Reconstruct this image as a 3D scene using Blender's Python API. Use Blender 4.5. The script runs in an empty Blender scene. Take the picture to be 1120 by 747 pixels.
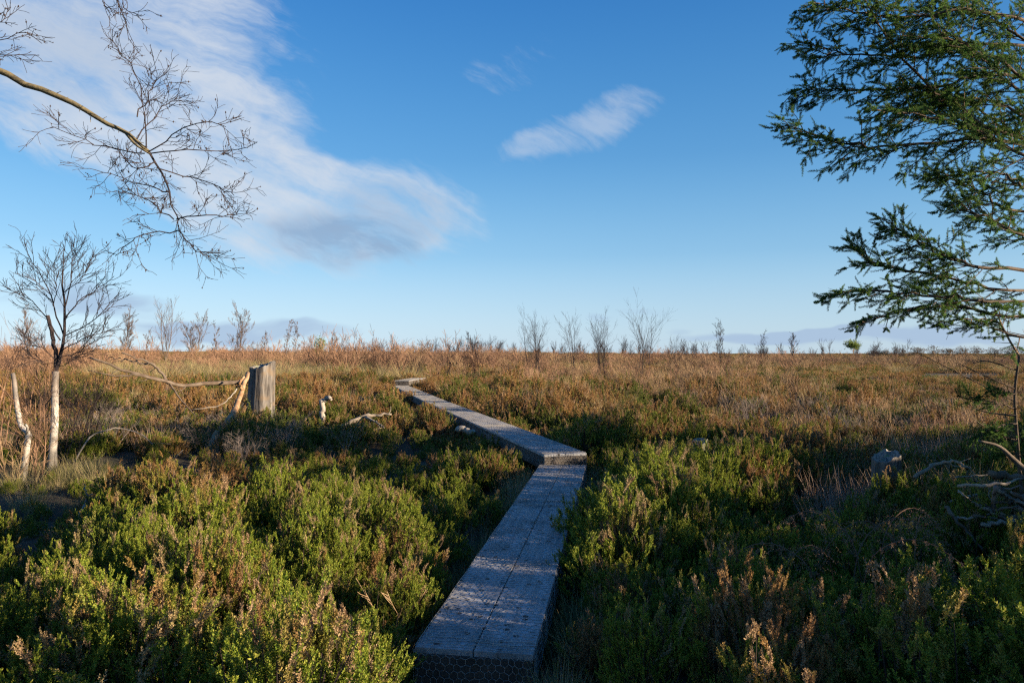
import bpy, math
import numpy as np
from mathutils import Vector, Matrix
S = bpy.context.scene
COL = S.collection
R = math.radians
PI = math.pi
rng = np.random.RandomState(7)

# ------------------------------------------------------------------ camera
F, CX, CY, HOR = 743.0, 560.0, 373.5, 386.0
CAMZ = 1.88
PITCH = math.atan((HOR - CY) / F)
cd = bpy.data.cameras.new('camera'); cam = bpy.data.objects.new('camera', cd); COL.objects.link(cam)
cam.location = (0, 0, CAMZ); cam.rotation_euler = (R(90) + PITCH, 0, 0)
cd.sensor_width = 36; cd.lens = 36 * F / 1120.0; cd.clip_start = .05; cd.clip_end = 9000
S.camera = cam
cp, sp = math.cos(PITCH), math.sin(PITCH)
def at(px, py, d):
    """the point at depth d (metres along +Y) seen at that place of the photograph: used to measure real positions"""
    u = (px - CX) / F; v = (CY - py) / F
    dy = cp - v * sp; dz = sp + v * cp
    return np.array([u / dy * d, d, CAMZ + dz / dy * d])

# ------------------------------------------------------------------ mesh building
class MB:
    def __init__(s):
        s.v = []; s.f = []; s.l = []; s.t = []; s.m = []; s.n = 0
    def add(s, v, f, tint=None, mat=0):
        v = np.asarray(v, float).reshape(-1, 3); f = np.asarray(f, int)
        s.v.append(v); s.f.append((f + s.n).ravel()); s.l.append(np.full(len(f), f.shape[1]))
        s.m.append(np.full(len(f), mat))
        if tint is None: tint = (.5, .5, .5)
        t = np.asarray(tint, float)
        s.t.append(np.broadcast_to(t, (len(v), 3)) if t.ndim == 1 else t)
        s.n += len(v)
    def mesh(s, name, mats, smooth=False):
        me = bpy.data.meshes.new(name)
        if s.n:
            v = np.concatenate(s.v); f = np.concatenate(s.f); l = np.concatenate(s.l)
            me.vertices.add(len(v)); me.vertices.foreach_set('co', v.astype(np.float32).ravel())
            me.loops.add(len(f)); me.loops.foreach_set('vertex_index', f.astype(np.int32))
            me.polygons.add(len(l))
            st = np.concatenate([[0], np.cumsum(l)[:-1]])
            me.polygons.foreach_set('loop_start', st.astype(np.int32))
            me.polygons.foreach_set('loop_total', l.astype(np.int32))
            me.polygons.foreach_set('material_index', np.concatenate(s.m).astype(np.int32))
            me.polygons.foreach_set('use_smooth', np.full(len(l), smooth))
            me.update(calc_edges=True)
            a = me.attributes.new('tint', 'FLOAT_COLOR', 'POINT')
            t = np.concatenate(s.t); t4 = np.concatenate([t, np.ones((len(t), 1))], 1)
            a.data.foreach_set('color', t4.astype(np.float32).ravel())
        for m in (mats if isinstance(mats, (list, tuple)) else [mats]): me.materials.append(m)
        return me
    def obj(s, name, mats, parent=None, smooth=False, loc=(0, 0, 0)):
        o = bpy.data.objects.new(name, s.mesh(name, mats, smooth)); COL.objects.link(o)
        o.location = loc
        if parent: o.parent = parent
        return o
    def box(s, lo, hi, tint=None, mat=0, bev=0.0):
        x0, y0, z0 = lo; x1, y1, z1 = hi; b = bev
        if b == 0:
            v = [(x0,y0,z0),(x1,y0,z0),(x1,y1,z0),(x0,y1,z0),(x0,y0,z1),(x1,y0,z1),(x1,y1,z1),(x0,y1,z1)]
            s.add(v, [(3,2,1,0),(4,5,6,7),(0,1,5,4),(1,2,6,5),(2,3,7,6),(3,0,4,7)], tint, mat)
        else:
            v = [(x0,y0,z0),(x1,y0,z0),(x1,y1,z0),(x0,y1,z0),(x0,y0,z1-b),(x1,y0,z1-b),(x1,y1,z1-b),(x0,y1,z1-b),
                 (x0+b,y0+b,z1),(x1-b,y0+b,z1),(x1-b,y1-b,z1),(x0+b,y1-b,z1)]
            s.add(v, [(3,2,1,0),(8,9,10,11),(0,1,5,4),(1,2,6,5),(2,3,7,6),(3,0,4,7),(4,5,9,8),(5,6,10,9),(6,7,11,10),(7,4,8,11)], tint, mat)
    def tube(s, P, rad, n=6, tint=None, mat=0, cap=True):
        P = np.asarray(P, float); k = len(P); rad = np.broadcast_to(np.asarray(rad, float), (k,))
        T = np.gradient(P, axis=0); T /= np.linalg.norm(T, axis=1)[:, None] + 1e-9
        ref = np.array([0, 0, 1.]) if abs(T[0, 2]) < .9 else np.array([1., 0, 0])
        A = np.cross(T, ref); A /= np.linalg.norm(A, axis=1)[:, None] + 1e-9
        B = np.cross(T, A)
        a = np.arange(n) * 2 * PI / n
        V = P[:, None, :] + rad[:, None, None] * (np.cos(a)[None, :, None] * A[:, None, :] + np.sin(a)[None, :, None] * B[:, None, :])
        i = np.arange(k - 1)[:, None] * n; j = np.arange(n)[None, :]; j2 = (j + 1) % n
        f = np.stack([i + j, i + j2, i + n + j2, i + n + j], -1).reshape(-1, 4)
        s.add(V.reshape(-1, 3), f, tint, mat)
        if cap and n > 2:
            base = s.n - k * n
            for off, rev in ((0, 1), ((k - 1) * n, 0)):
                idx = np.arange(n) + base + off
                if rev: idx = idx[::-1]
                s.f.append(idx); s.l.append(np.array([n])); s.m.append(np.array([mat]))
    def prisms(s, A, B, r, tint=None, mat=0):
        """many straight three-sided rods at once"""
        A = np.asarray(A, float); B = np.asarray(B, float); r = np.broadcast_to(np.asarray(r, float), (len(A),))
        T = B - A; T /= np.linalg.norm(T, axis=1)[:, None] + 1e-9
        ref = np.where(np.abs(T[:, 2:3]) < .9, np.array([[0, 0, 1.]]), np.array([[1., 0, 0]]))
        U = np.cross(T, ref); U /= np.linalg.norm(U, axis=1)[:, None] + 1e-9; W = np.cross(T, U)
        vs = []
        for E in (A, B):
            for a in (PI / 2, PI / 2 + 2 * PI / 3, PI / 2 + 4 * PI / 3):
                vs.append(E + r[:, None] * (math.cos(a) * U + math.sin(a) * W))
        V = np.stack(vs, 1).reshape(-1, 3)
        b = np.arange(len(A))[:, None] * 6
        f = np.concatenate([b + np.array([[0, 1, 4, 3]]), b + np.array([[1, 2, 5, 4]]), b + np.array([[2, 0, 3, 5]])], 0)
        s.add(V, f, tint, mat)

def tag(o, label=None, cat=None, group=None, kind=None):
    if label: o['label'] = label
    if cat: o['category'] = cat
    if group: o['group'] = group
    if kind: o['kind'] = kind
    return o
def empty(name, loc, label, cat, group=None, rz=0.0, scl=1.0):
    o = bpy.data.objects.new(name, None); COL.objects.link(o); o.location = loc
    o.rotation_euler = (0, 0, rz); o.scale = (scl,) * 3 if np.isscalar(scl) else scl
    o.empty_display_size = .1
    return tag(o, label, cat, group)
KIDS = {}
def adopt(root):
    KIDS[root.name] = [c for c in bpy.data.objects if c.parent == root]
def copy_tree(root, loc, rz, scl, label, group=None):
    r = root.copy(); COL.objects.link(r); r.location = loc; r.rotation_euler = (0, 0, rz)
    r.scale = (scl,) * 3 if np.isscalar(scl) else scl
    r['label'] = label
    if group: r['group'] = group
    for ch in KIDS[root.name]:
        c = ch.copy(); COL.objects.link(c); c.parent = r
    return r

def unit(v): v = np.asarray(v, float); return v / (np.linalg.norm(v, axis=-1, keepdims=True) + 1e-9)
def spline(pts, n):
    """smooth path through the points"""
    P = np.asarray(pts, float)
    if len(P) < 3:
        t = np.linspace(0, 1, n)[:, None]; return P[0] * (1 - t) + P[-1] * t
    Q = np.concatenate([[2 * P[0] - P[1]], P, [2 * P[-1] - P[-2]]])
    out = []; m = len(P) - 1
    for u in np.linspace(0, m - 1e-6, n):
        i = int(u); t = u - i; a, b, c, d = Q[i:i + 4]
        out.append(.5 * (2 * b + (c - a) * t + (2 * a - 5 * b + 4 * c - d) * t * t + (3 * b - a - 3 * c + d) * t ** 3))
    return np.array(out)

# ------------------------------------------------------------------ node helpers
class NT:
    def __init__(s, tree): s.t = tree; s.n = tree.nodes; s.k = tree.links
    def new(s, ty, **kw):
        n = s.n.new(ty)
        for a, b in kw.items(): setattr(n, a, b)
        return n
    def put(s, sock, x):
        if isinstance(x, bpy.types.NodeSocket): s.k.new(x, sock)
        elif x is not None:
            if sock.type == 'RGBA' and len(x) == 3: x = (*x, 1)
            sock.default_value = x
    def m(s, op, a, b=None, c=None, clamp=False):
        n = s.new('ShaderNodeMath', operation=op, use_clamp=clamp)
        for i, x in enumerate((a, b, c)):
            if x is not None: s.put(n.inputs[i], x)
        return n.outputs[0]
    def vm(s, op, a, b=None):
        n = s.new('ShaderNodeVectorMath', operation=op); s.put(n.inputs[0], a)
        if b is not None: s.put(n.inputs[1], b)
        return n.outputs[0]
    def mix(s, f, a, b, blend='MIX'):
        n = s.new('ShaderNodeMix', data_type='RGBA', blend_type=blend, clamp_factor=True)
        s.put(n.inputs[0], f); s.put(n.inputs[6], a); s.put(n.inputs[7], b); return n.outputs[2]
    def ramp(s, x, lo, hi, a=0.0, b=1.0, smooth=True):
        n = s.new('ShaderNodeMapRange', interpolation_type='SMOOTHSTEP' if smooth else 'LINEAR')
        s.put(n.inputs[0], x); 
        for i, q in zip((1, 2, 3, 4), (lo, hi, a, b)): s.put(n.inputs[i], q)
        return n.outputs[0]
    def noise(s, vec, scale, detail=3.0, rough=.55, dist=0.0, color=False):
        n = s.new('ShaderNodeTexNoise'); s.put(n.inputs['Vector'], vec)
        n.inputs['Scale'].default_value = scale; n.inputs['Detail'].default_value = detail
        n.inputs['Roughness'].default_value = rough; n.inputs['Distortion'].default_value = dist
        return n.outputs['Color' if color else 'Fac']
    def xyz(s, v):
        n = s.new('ShaderNodeSeparateXYZ'); s.put(n.inputs[0], v); return n.outputs
    def comb(s, x, y, z):
        n = s.new('ShaderNodeCombineXYZ')
        for i, q in enumerate((x, y, z)): s.put(n.inputs[i], q)
        return n.outputs[0]
def material(name, build, bump=None):
    m = bpy.data.materials.new(name); m.use_nodes = True; nt = NT(m.node_tree); nt.n.clear()
    out = nt.new('ShaderNodeOutputMaterial')
    nt.put(out.inputs[0], build(nt)); return m
def principled(nt, col, rough=.8, normal=None, spec=.25, sheen=None):
    p = nt.new('ShaderNodeBsdfPrincipled'); nt.put(p.inputs['Base Color'], col); nt.put(p.inputs['Roughness'], rough)
    nt.put(p.inputs['Specular IOR Level'], spec)
    if normal is not None: nt.put(p.inputs['Normal'], normal)
    return p.outputs[0]
def bump(nt, h, strength=.5, dist=.01):
    n = nt.new('ShaderNodeBump'); nt.put(n.inputs['Height'], h); n.inputs['Strength'].default_value = strength
    n.inputs['Distance'].default_value = dist; return n.outputs[0]
def leafy(nt, col, trans=.3, rough=.6, spec=.2):
    d = principled(nt, col, rough, spec=spec); t = nt.new('ShaderNodeBsdfTranslucent'); nt.put(t.inputs[0], col)
    x = nt.new('ShaderNodeMixShader'); x.inputs[0].default_value = trans
    nt.k.new(d, x.inputs[1]); nt.k.new(t.outputs[0], x.inputs[2]); return x.outputs[0]
def tint(nt):
    a = nt.new('ShaderNodeAttribute', attribute_name='tint'); s_ = nt.new('ShaderNodeSeparateColor'); nt.k.new(a.outputs['Color'], s_.inputs[0])
    return s_.outputs
def wpos(nt): return nt.new('ShaderNodeNewGeometry').outputs['Position']
def opos(nt): return nt.new('ShaderNodeTexCoord').outputs['Object']
def orand(nt): return nt.new('ShaderNodeObjectInfo').outputs['Random']

# ------------------------------------------------------------------ the lie of the land
def ground_z(x, y):
    x = np.asarray(x, float); y = np.asarray(y, float)
    z = .07 * np.sin(x * .9 + 1.3) * np.sin(y * .7 + .4) + .05 * np.sin(x * 2.1 - y * 1.3) + .06 * np.sin(x * .31 + y * .23 + 2)
    z = z + .07 * np.exp(-(((x + 2.0) / 1.5) ** 2 + ((y - 5.7) / 1.7) ** 2))          # hummock left of the walk
    far = np.clip((y - 30) / 100., 0, 1)
    z = z + far * np.clip(-.006 * x, -1.3, 1.3)
    # a shallow trench under the boards
    c = walk_dist(x, y)
    return z - .12 * np.exp(-(c / .6) ** 2)
WALK = [(-.212, 3.67), (.74, 9.80), (-1.55, 17.3), (-4.9, 30.0), (-5.6, 34.), (-2.5, 42.)]
def walk_dist(x, y):
    x = np.asarray(x, float); y = np.asarray(y, float); d = np.full(np.broadcast(x, y).shape, 1e3)
    for (a, b), (c, e) in zip(WALK[:-1], WALK[1:]):
        L2 = (c - a) ** 2 + (e - b) ** 2
        t = np.clip(((x - a) * (c - a) + (y - b) * (e - b)) / L2, 0, 1)
        d = np.minimum(d, np.hypot(x - a - t * (c - a), y - b - t * (e - b)))
    return d
# ------------------------------------------------------------------ materials
def heather_mat(name, far=False):
    def b(nt):
        r, g, b_ = tint(nt)[:3]; P = wpos(nt); x, y, z = nt.xyz(P)[:3]
        n1 = nt.noise(P, .34, 3); n2 = nt.noise(P, 1.9, 2)
        patch = nt.m('ADD', nt.m('MULTIPLY', nt.m('SUBTRACT', n1, .5), 2.7), nt.m('MULTIPLY', nt.m('SUBTRACT', n2, .5), 1.6))
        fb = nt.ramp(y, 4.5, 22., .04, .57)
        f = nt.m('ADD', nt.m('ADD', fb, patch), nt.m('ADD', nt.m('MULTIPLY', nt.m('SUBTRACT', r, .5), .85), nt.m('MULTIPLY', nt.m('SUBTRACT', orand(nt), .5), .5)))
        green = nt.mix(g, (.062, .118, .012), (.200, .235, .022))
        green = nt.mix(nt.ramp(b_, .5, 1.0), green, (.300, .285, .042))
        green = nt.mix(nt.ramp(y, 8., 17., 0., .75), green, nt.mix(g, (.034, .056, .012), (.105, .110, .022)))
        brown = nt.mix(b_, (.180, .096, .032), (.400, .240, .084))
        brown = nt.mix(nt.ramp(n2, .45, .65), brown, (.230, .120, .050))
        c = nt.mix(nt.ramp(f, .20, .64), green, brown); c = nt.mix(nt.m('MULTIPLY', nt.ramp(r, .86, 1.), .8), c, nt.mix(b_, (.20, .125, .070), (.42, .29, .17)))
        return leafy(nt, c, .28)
    return material(name, b)
M = {}
M['heather'] = heather_mat('heather')
def bark_mat(name, c1, c2, scale=9., rough=.9):
    def b(nt):
        P = opos(nt); n = nt.noise(P, scale, 4); n2 = nt.noise(P, scale * 4, 3)
        c = nt.mix(nt.ramp(n, .35, .65), c1, c2); c = nt.mix(nt.m('MULTIPLY', nt.ramp(n2, .48, .8), .5), c, tuple(q * .6 for q in c1))
        return principled(nt, c, rough, bump(nt, n2, .6, .006))
    return material(name, b)
M['stem'] = bark_mat('heather_wood', (.040, .027, .020), (.075, .052, .038))
M['twig'] = bark_mat('purple_twig', (.020, .014, .015), (.040, .029, .028))
M['redtwig'] = bark_mat('red_brown_twig', (.170, .092, .055), (.26, .155, .095))
M['fartwig'] = bark_mat('grey_brown_twig', (.10, .070, .055), (.16, .115, .088))
M['tantwig'] = bark_mat('tan_twig', (.215, .135, .070), (.31, .21, .12))
M['greytwig'] = bark_mat('grey_twig', (.14, .11, .095), (.23, .185, .155))
M['deadwood'] = bark_mat('dead_wood', (.18, .145, .11), (.28, .23, .175), 7)
M['mossstump'] = bark_mat('mossy_stump_wood', (.075, .085, .040), (.19, .165, .12), 7)
M['rustwood'] = bark_mat('rusty_dead_wood', (.24, .13, .065), (.36, .24, .14), 7)
M['darkwood'] = bark_mat('dark_dead_wood', (.085, .060, .042), (.15, .115, .085), 7)
M['palewood'] = bark_mat('bleached_wood', (.20, .17, .14), (.31, .27, .225), 7)
M['spruce_bark'] = bark_mat('spruce_bark', (.060, .040, .028), (.12, .085, .058), 14)
M['mossbark'] = bark_mat('mossy_birch_bark', (.10, .080, .045), (.17, .135, .07), 14)
def _birch(nt):
    P = opos(nt); x, y, z = nt.xyz(P)[:3]
    q = nt.comb(nt.m('MULTIPLY', x, 9.), nt.m('MULTIPLY', y, 9.), nt.m('MULTIPLY', z, 38.))
    n = nt.noise(q, 1., 3); n2 = nt.noise(P, 11., 3)
    c = nt.mix(n2, (.36, .32, .27), (.56, .51, .45)); c = nt.mix(nt.m('MULTIPLY', nt.ramp(n, .58, .68), .8), c, (.10, .08, .065))
    c = nt.mix(nt.ramp(nt.noise(P, 5., 4, .65), .5, .7), c, (.21, .16, .115)); c = nt.mix(nt.ramp(z, .1, .75, .75, 0.), c, (.085, .07, .05)); c = nt.mix(nt.m('MULTIPLY', nt.ramp(z, .75, 1.5), .8), c, (.11, .085, .07))
    return principled(nt, c, .65, bump(nt, n, .4, .004))
M['birch'] = material('white_birch_bark', _birch)
def _stump(nt):
    P = opos(nt); x, y, z = nt.xyz(P)[:3]
    q = nt.comb(nt.m('MULTIPLY', x, 16.), nt.m('MULTIPLY', y, 16.), nt.m('MULTIPLY', z, 1.6))
    n = nt.noise(q, 1., 5, .65); n2 = nt.noise(P, 4., 4)
    c = nt.mix(nt.ramp(n, .35, .65), (.050, .043, .038), (.165, .148, .132)); c = nt.mix(nt.m('MULTIPLY', nt.ramp(n2, .5, .7), .7), c, (.17, .12, .075))
    return principled(nt, c, .9, bump(nt, n, .9, .03))
M['stump'] = material('weathered_stump_wood', _stump)
def _cutwood(nt):
    P = opos(nt); n = nt.noise(P, 14., 4)
    w = nt.new('ShaderNodeTexWave', wave_type='RINGS', rings_direction='Z'); nt.put(w.inputs['Vector'], P); w.inputs['Scale'].default_value = 9; w.inputs['Distortion'].default_value = 2
    c = nt.mix(w.outputs['Fac'], (.13, .115, .10), (.22, .20, .175)); c = nt.mix(nt.ramp(n, .55, .7), c, (.16, .19, .09))
    return principled(nt, c, .9, bump(nt, n, .5, .01))
M['cutwood'] = material('cut_stump_top', _cutwood)
def _deck(nt):
    P = opos(nt); x, y, z = nt.xyz(P)[:3]; r = tint(nt)[0]; W = wpos(nt)
    q = nt.comb(nt.m('MULTIPLY', x, 34.), nt.m('MULTIPLY', y, 2.2), nt.m('MULTIPLY', z, 34.))
    n = nt.noise(q, 1., 5, .6); n2 = nt.noise(W, 3.2, 4); n3 = nt.noise(W, 26., 3)
    c = nt.mix(nt.ramp(n, .3, .7), (.21, .205, .205), (.36, .355, .36)); c = nt.mix(nt.m('MULTIPLY', nt.ramp(n2, .45, .7), .6), c, (.115, .11, .10))
    c = nt.mix(nt.m('MULTIPLY', nt.ramp(nt.noise(W, 7., 4, .7), .62, .7), .75), c, (.075, .062, .048))
    v = nt.new('ShaderNodeTexVoronoi', voronoi_dimensions='2D'); nt.put(v.inputs['Vector'], W); v.inputs['Scale'].default_value = 8.0
    sp_ = nt.m('MULTIPLY', nt.ramp(v.outputs['Distance'], .11, .19, 1, 0), nt.ramp(nt.noise(W, 5., 2), .42, .55))
    c = nt.mix(sp_, c, (.035, .030, .026)); c = nt.mix(nt.m('MULTIPLY', nt.ramp(n3, .6, .7), .5), c, (.36, .35, .33))
    return principled(nt, c, nt.ramp(n2, .3, .7, .55, .8), bump(nt, n, .5, .004), .4)
M['deck'] = material('weathered_grey_boards', _deck)
M['beam'] = bark_mat('dark_treated_timber', (.050, .042, .036), (.085, .070, .058), 6)
M['wire'] = material('galvanised_wire', lambda nt: principled(nt, nt.mix(nt.noise(opos(nt), 5., 3), (.24, .215, .185), (.36, .34, .31)), .5, spec=.5))
def _ground(nt):
    P = wpos(nt); n = nt.noise(P, 1.3, 5, .6); n2 = nt.noise(P, 14., 4, .65); y = nt.xyz(P)[1]
    c = nt.mix(nt.ramp(n, .35, .65), (.030, .023, .016), (.070, .052, .032)); c = nt.mix(nt.ramp(n2, .5, .75), c, (.055, .062, .022))
    c = nt.mix(nt.ramp(y, 40., 200., 0., .9), c, nt.mix(nt.noise(P, .08, 4), (.11, .070, .032), (.19, .125, .060)))
    return principled(nt, c, .95, bump(nt, n2, .8, .05))
M['ground'] = material('peat_ground', _ground)
def grass_mat(name, c1, c2, c3):
    def b(nt):
        r, g, b_ = tint(nt)[:3]
        c = nt.mix(r, c1, c2); c = nt.mix(nt.ramp(b_, .7, 1.), c, c3)
        return leafy(nt, c, .35)
    return material(name, b)
M['straw'] = grass_mat('straw_grass', (.33, .245, .115), (.44, .345, .18), (.22, .21, .06))
M['olivegrass'] = grass_mat('olive_grass', (.15, .145, .045), (.27, .235, .09), (.36, .28, .14))
M['orangegrass'] = grass_mat('orange_grass', (.46, .24, .075), (.55, .33, .12), (.36, .24, .10))
M['pinkstraw'] = grass_mat('pinkish_dead_stalks', (.30, .20, .14), (.42, .31, .24), (.25, .16, .11))
M['bracken'] = grass_mat('dead_bracken', (.17, .095, .060), (.25, .155, .10), (.13, .085, .06))
def _needle(nt):
    r, g, b_ = tint(nt)[:3]
    c = nt.mix(r, (.030, .076, .022), (.075, .150, .030)); c = nt.mix(nt.ramp(b_, .70, 1.), c, (.15, .20, .035))
    return leafy(nt, c, .38, .65, .12)
M['needle'] = material('spruce_needles', _needle)
M['pine'] = grass_mat('pine_needles', (.10, .15, .03), (.17, .22, .04), (.22, .24, .06))
M['farwood'] = grass_mat('far_wood_twigs', (.095, .072, .055), (.140, .110, .080), (.075, .075, .040))
M['bog_myrtle'] = grass_mat('bog_myrtle_twigs', (.20, .085, .045), (.29, .14, .07), (.15, .07, .04))

# ------------------------------------------------------------------ plants: sprays of small leaves
def leaves_along(mb, base, dirs, lens, K, LL, LW, tr, bend=.12, rs=rng, spread=.75, mat=0):
    N = len(base); t = np.linspace(.04, 1., K)[None, :, None]
    ref = unit(rs.normal(size=(N, 3))); A = unit(np.cross(dirs, ref)); B = np.cross(dirs, A)
    bd = A * (rs.uniform(-1, 1, (N, 1)) * bend)
    pos = base[:, None] + dirs[:, None] * (lens[:, None, None] * t) + bd[:, None] * (lens[:, None, None] * t ** 2)
    az = (np.arange(K)[None, :] * 2.39996 + rs.uniform(0, 6.28, (N, 1)))[..., None]
    out = A[:, None] * np.cos(az) + B[:, None] * np.sin(az)
    ld = unit(out * spread + dirs[:, None] * (.55 + .5 * t) + rs.normal(size=(N, K, 3)) * .12)
    sc = (1 - .45 * t) * rs.uniform(.75, 1.25, (N, K, 1))
    side = unit(np.cross(ld, out + rs.normal(size=(N, K, 3)) * .5)) * (LW * .5) * sc
    tip = pos + ld * LL * sc; midp = pos + ld * (LL * .45) * sc
    V = np.stack([pos, midp + side, tip, midp - side], 2).reshape(-1, 3)
    n = N * K; f = np.arange(n * 4).reshape(-1, 4)
    T = np.stack([np.broadcast_to(tr[:, None, None], (N, K, 1)), np.broadcast_to(t, (N, K, 1)), rs.uniform(0, 1, (N, K, 1))], -1)[..., 0, :]
    T = np.repeat(T.reshape(-1, 3), 4, axis=0)
    mb.add(V, f, T, mat)
    return pos
def heather(h, w, nB, nS, K, LL, LW, seed, side=4, plume=(.09, .16)):
    """an upright bushy clump: woody branches, each ending in a fan of dense leafy sprigs with side shoots; returns (foliage, stems)"""
    rs = np.random.RandomState(seed); mb = MB(); ms = MB(); R_ = w / 2
    r = R_ * np.sqrt((np.arange(nB) + rs.uniform(0, 1, nB)) / nB); a = np.arange(nB) * 2.39996 + rs.uniform(-.4, .4, nB)
    ph = rs.uniform(0, 6.28, 3); out = np.stack([np.cos(a), np.sin(a), np.zeros(nB)], 1)
    top = h * (1 - .52 * (r / R_) ** 2.4) * (.84 + .14 * np.sin(a * 2 + ph[0]) * np.cos(r / R_ * 4 + ph[1]) + rs.uniform(-.16, .14, nB))
    d = unit(np.array([[0, 0, 1.]]) + out * (.08 + .62 * (r / R_) ** 2)[:, None] + rs.normal(size=(nB, 3)) * .12)
    tips = out * r[:, None]; tips[:, 2] = top
    cl = np.clip(.5 + .30 * np.sin(a * 2 + ph[2]) * np.sin(r / R_ * 4 + ph[0]) + rs.normal(size=nB) * .20, 0, 1); cl = np.where(rs.uniform(0, 1, nB) < .12, 1., cl)
    idx = np.repeat(np.arange(nB), nS); n = len(idx); L = rs.uniform(plume[0], plume[1], n)
    back = np.abs(rs.normal(size=n)) * .11 * (h / .7); low = rs.uniform(0, 1, n) < .16; back = np.where(low, rs.uniform(.2, .7, n) * top[idx], back)
    d2 = unit(d[idx] + unit(rs.normal(size=(n, 3)) * [1, 1, .25]) * (.18 + .34 * rs.uniform(0, 1, n))[:, None] + [0, 0, .12])
    base = tips[idx] - d[idx] * back[:, None] - d2 * L[:, None] + out[idx] * 0 + rs.normal(size=(n, 3)) * .016; base[:, 2] = np.maximum(base[:, 2], .02)
    tr = np.clip(cl[idx] + rs.normal(size=n) * .09, 0, 1)
    leaves_along(mb, base, d2, L, K, LL, LW, tr, rs=rs, spread=.62)
    if side:
        i2 = np.repeat(np.arange(n), side); m = len(i2); q = rs.uniform(.15, .85, m); b2 = base[i2] + d2[i2] * (L[i2] * q)[:, None]
        d3 = unit(d2[i2] + unit(rs.normal(size=(m, 3))) * .50 + [0, 0, .18]); leaves_along(mb, b2, d3, L[i2] * rs.uniform(.28, .5, m), max(4, K // 2), LL * .92, LW * .95, tr[i2], rs=rs, spread=.62)
    for i in range(nB):
        b0 = np.array([tips[i, 0] * .18, tips[i, 1] * .18, -.05]); e = tips[i] - d[i] * .09; mid = e * .5 + b0 * .5 + np.append(rs.normal(size=2) * .025, 0)
        ms.tube(spline([b0, mid, e], 5), np.linspace(.006, .0018, 5), 3, cap=False)
    return mb, ms
def grass(n, h, w, seed, droop=.6, bw=.006, seg=4):
    rs = np.random.RandomState(seed); mb = MB()
    r = w * .35 * np.sqrt(rs.uniform(0, 1, n)); a = rs.uniform(0, 6.28, n); L = h * rs.uniform(.5, 1.15, n)
    b = np.stack([np.cos(a) * r, np.sin(a) * r, np.full(n, -.03)], 1)
    a2 = a + rs.normal(size=n) * .8; out = np.stack([np.cos(a2), np.sin(a2), np.zeros(n)], 1)
    lean = rs.uniform(.05, .45, n)[:, None]; dr = rs.uniform(.1, 1., n)[:, None] * droop
    side = np.stack([-np.sin(a2 + rs.normal(size=n)), np.cos(a2), np.zeros(n)], 1)
    rows = []
    for k in range(seg + 1):
        t = k / seg
        p = b + L[:, None] * (np.array([[0, 0, 1.]]) * (t - dr * .55 * t ** 2.4) + out * (lean * t + dr * .6 * t ** 2))
        wd = bw * (1 - t) + .0008
        rows += [p - side * wd * .5, p + side * wd * .5]
    V = np.stack(rows, 1).reshape(-1, 3); m = 2 * (seg + 1)
    o = np.arange(n)[:, None] * m
    f = np.concatenate([o + np.array([[2 * k, 2 * k + 1, 2 * k + 3, 2 * k + 2]]) for k in range(seg)], 0)
    T = np.stack([rs.uniform(0, 1, n), rs.uniform(0, 1, n), rs.uniform(0, 1, n)], 1)
    mb.add(V, f, np.repeat(T, m, axis=0)); return mb
def sprout(mb, p, d, L, r, lvl, rs, nch=5, ang=.6, ratio=.62, up=.12, wig=.12, n=5, mat=0, seg=5, minr=.0012, bud=0):
    """a bare limb that divides into thinner ones"""
    P = [np.array(p, float)]; d = unit(d); dd = d.copy()
    for i in range(seg):
        dd = unit(dd + rs.normal(size=3) * wig + np.array([0, 0, up]))
        P.append(P[-1] + dd * L / seg)
    P = np.array(P); e = max(minr, r * (.35 if lvl else .45))
    mb.tube(P, np.linspace(r, e, seg + 1), n if lvl > 1 else 3, mat=mat, cap=False)
    if lvl == 0:
        return
    for c in range(nch):
        t = rs.uniform(.25, .98); q = t * seg; i = min(int(q), seg - 1); b = P[i] + (P[i + 1] - P[i]) * (q - i)
        tdir = unit(P[i + 1] - P[i]); s_ = unit(np.cross(tdir, rs.normal(size=3)))
        sprout(mb, b, tdir * math.cos(ang) + s_ * math.sin(ang) * rs.uniform(.7, 1.3), L * ratio * rs.uniform(.6, 1.1) * (1.15 - .45 * t),
               max(minr, (r + (e - r) * t) * .62), lvl - 1, rs, nch, ang, ratio, up, wig, n, mat, max(3, seg - 1), minr)

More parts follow.
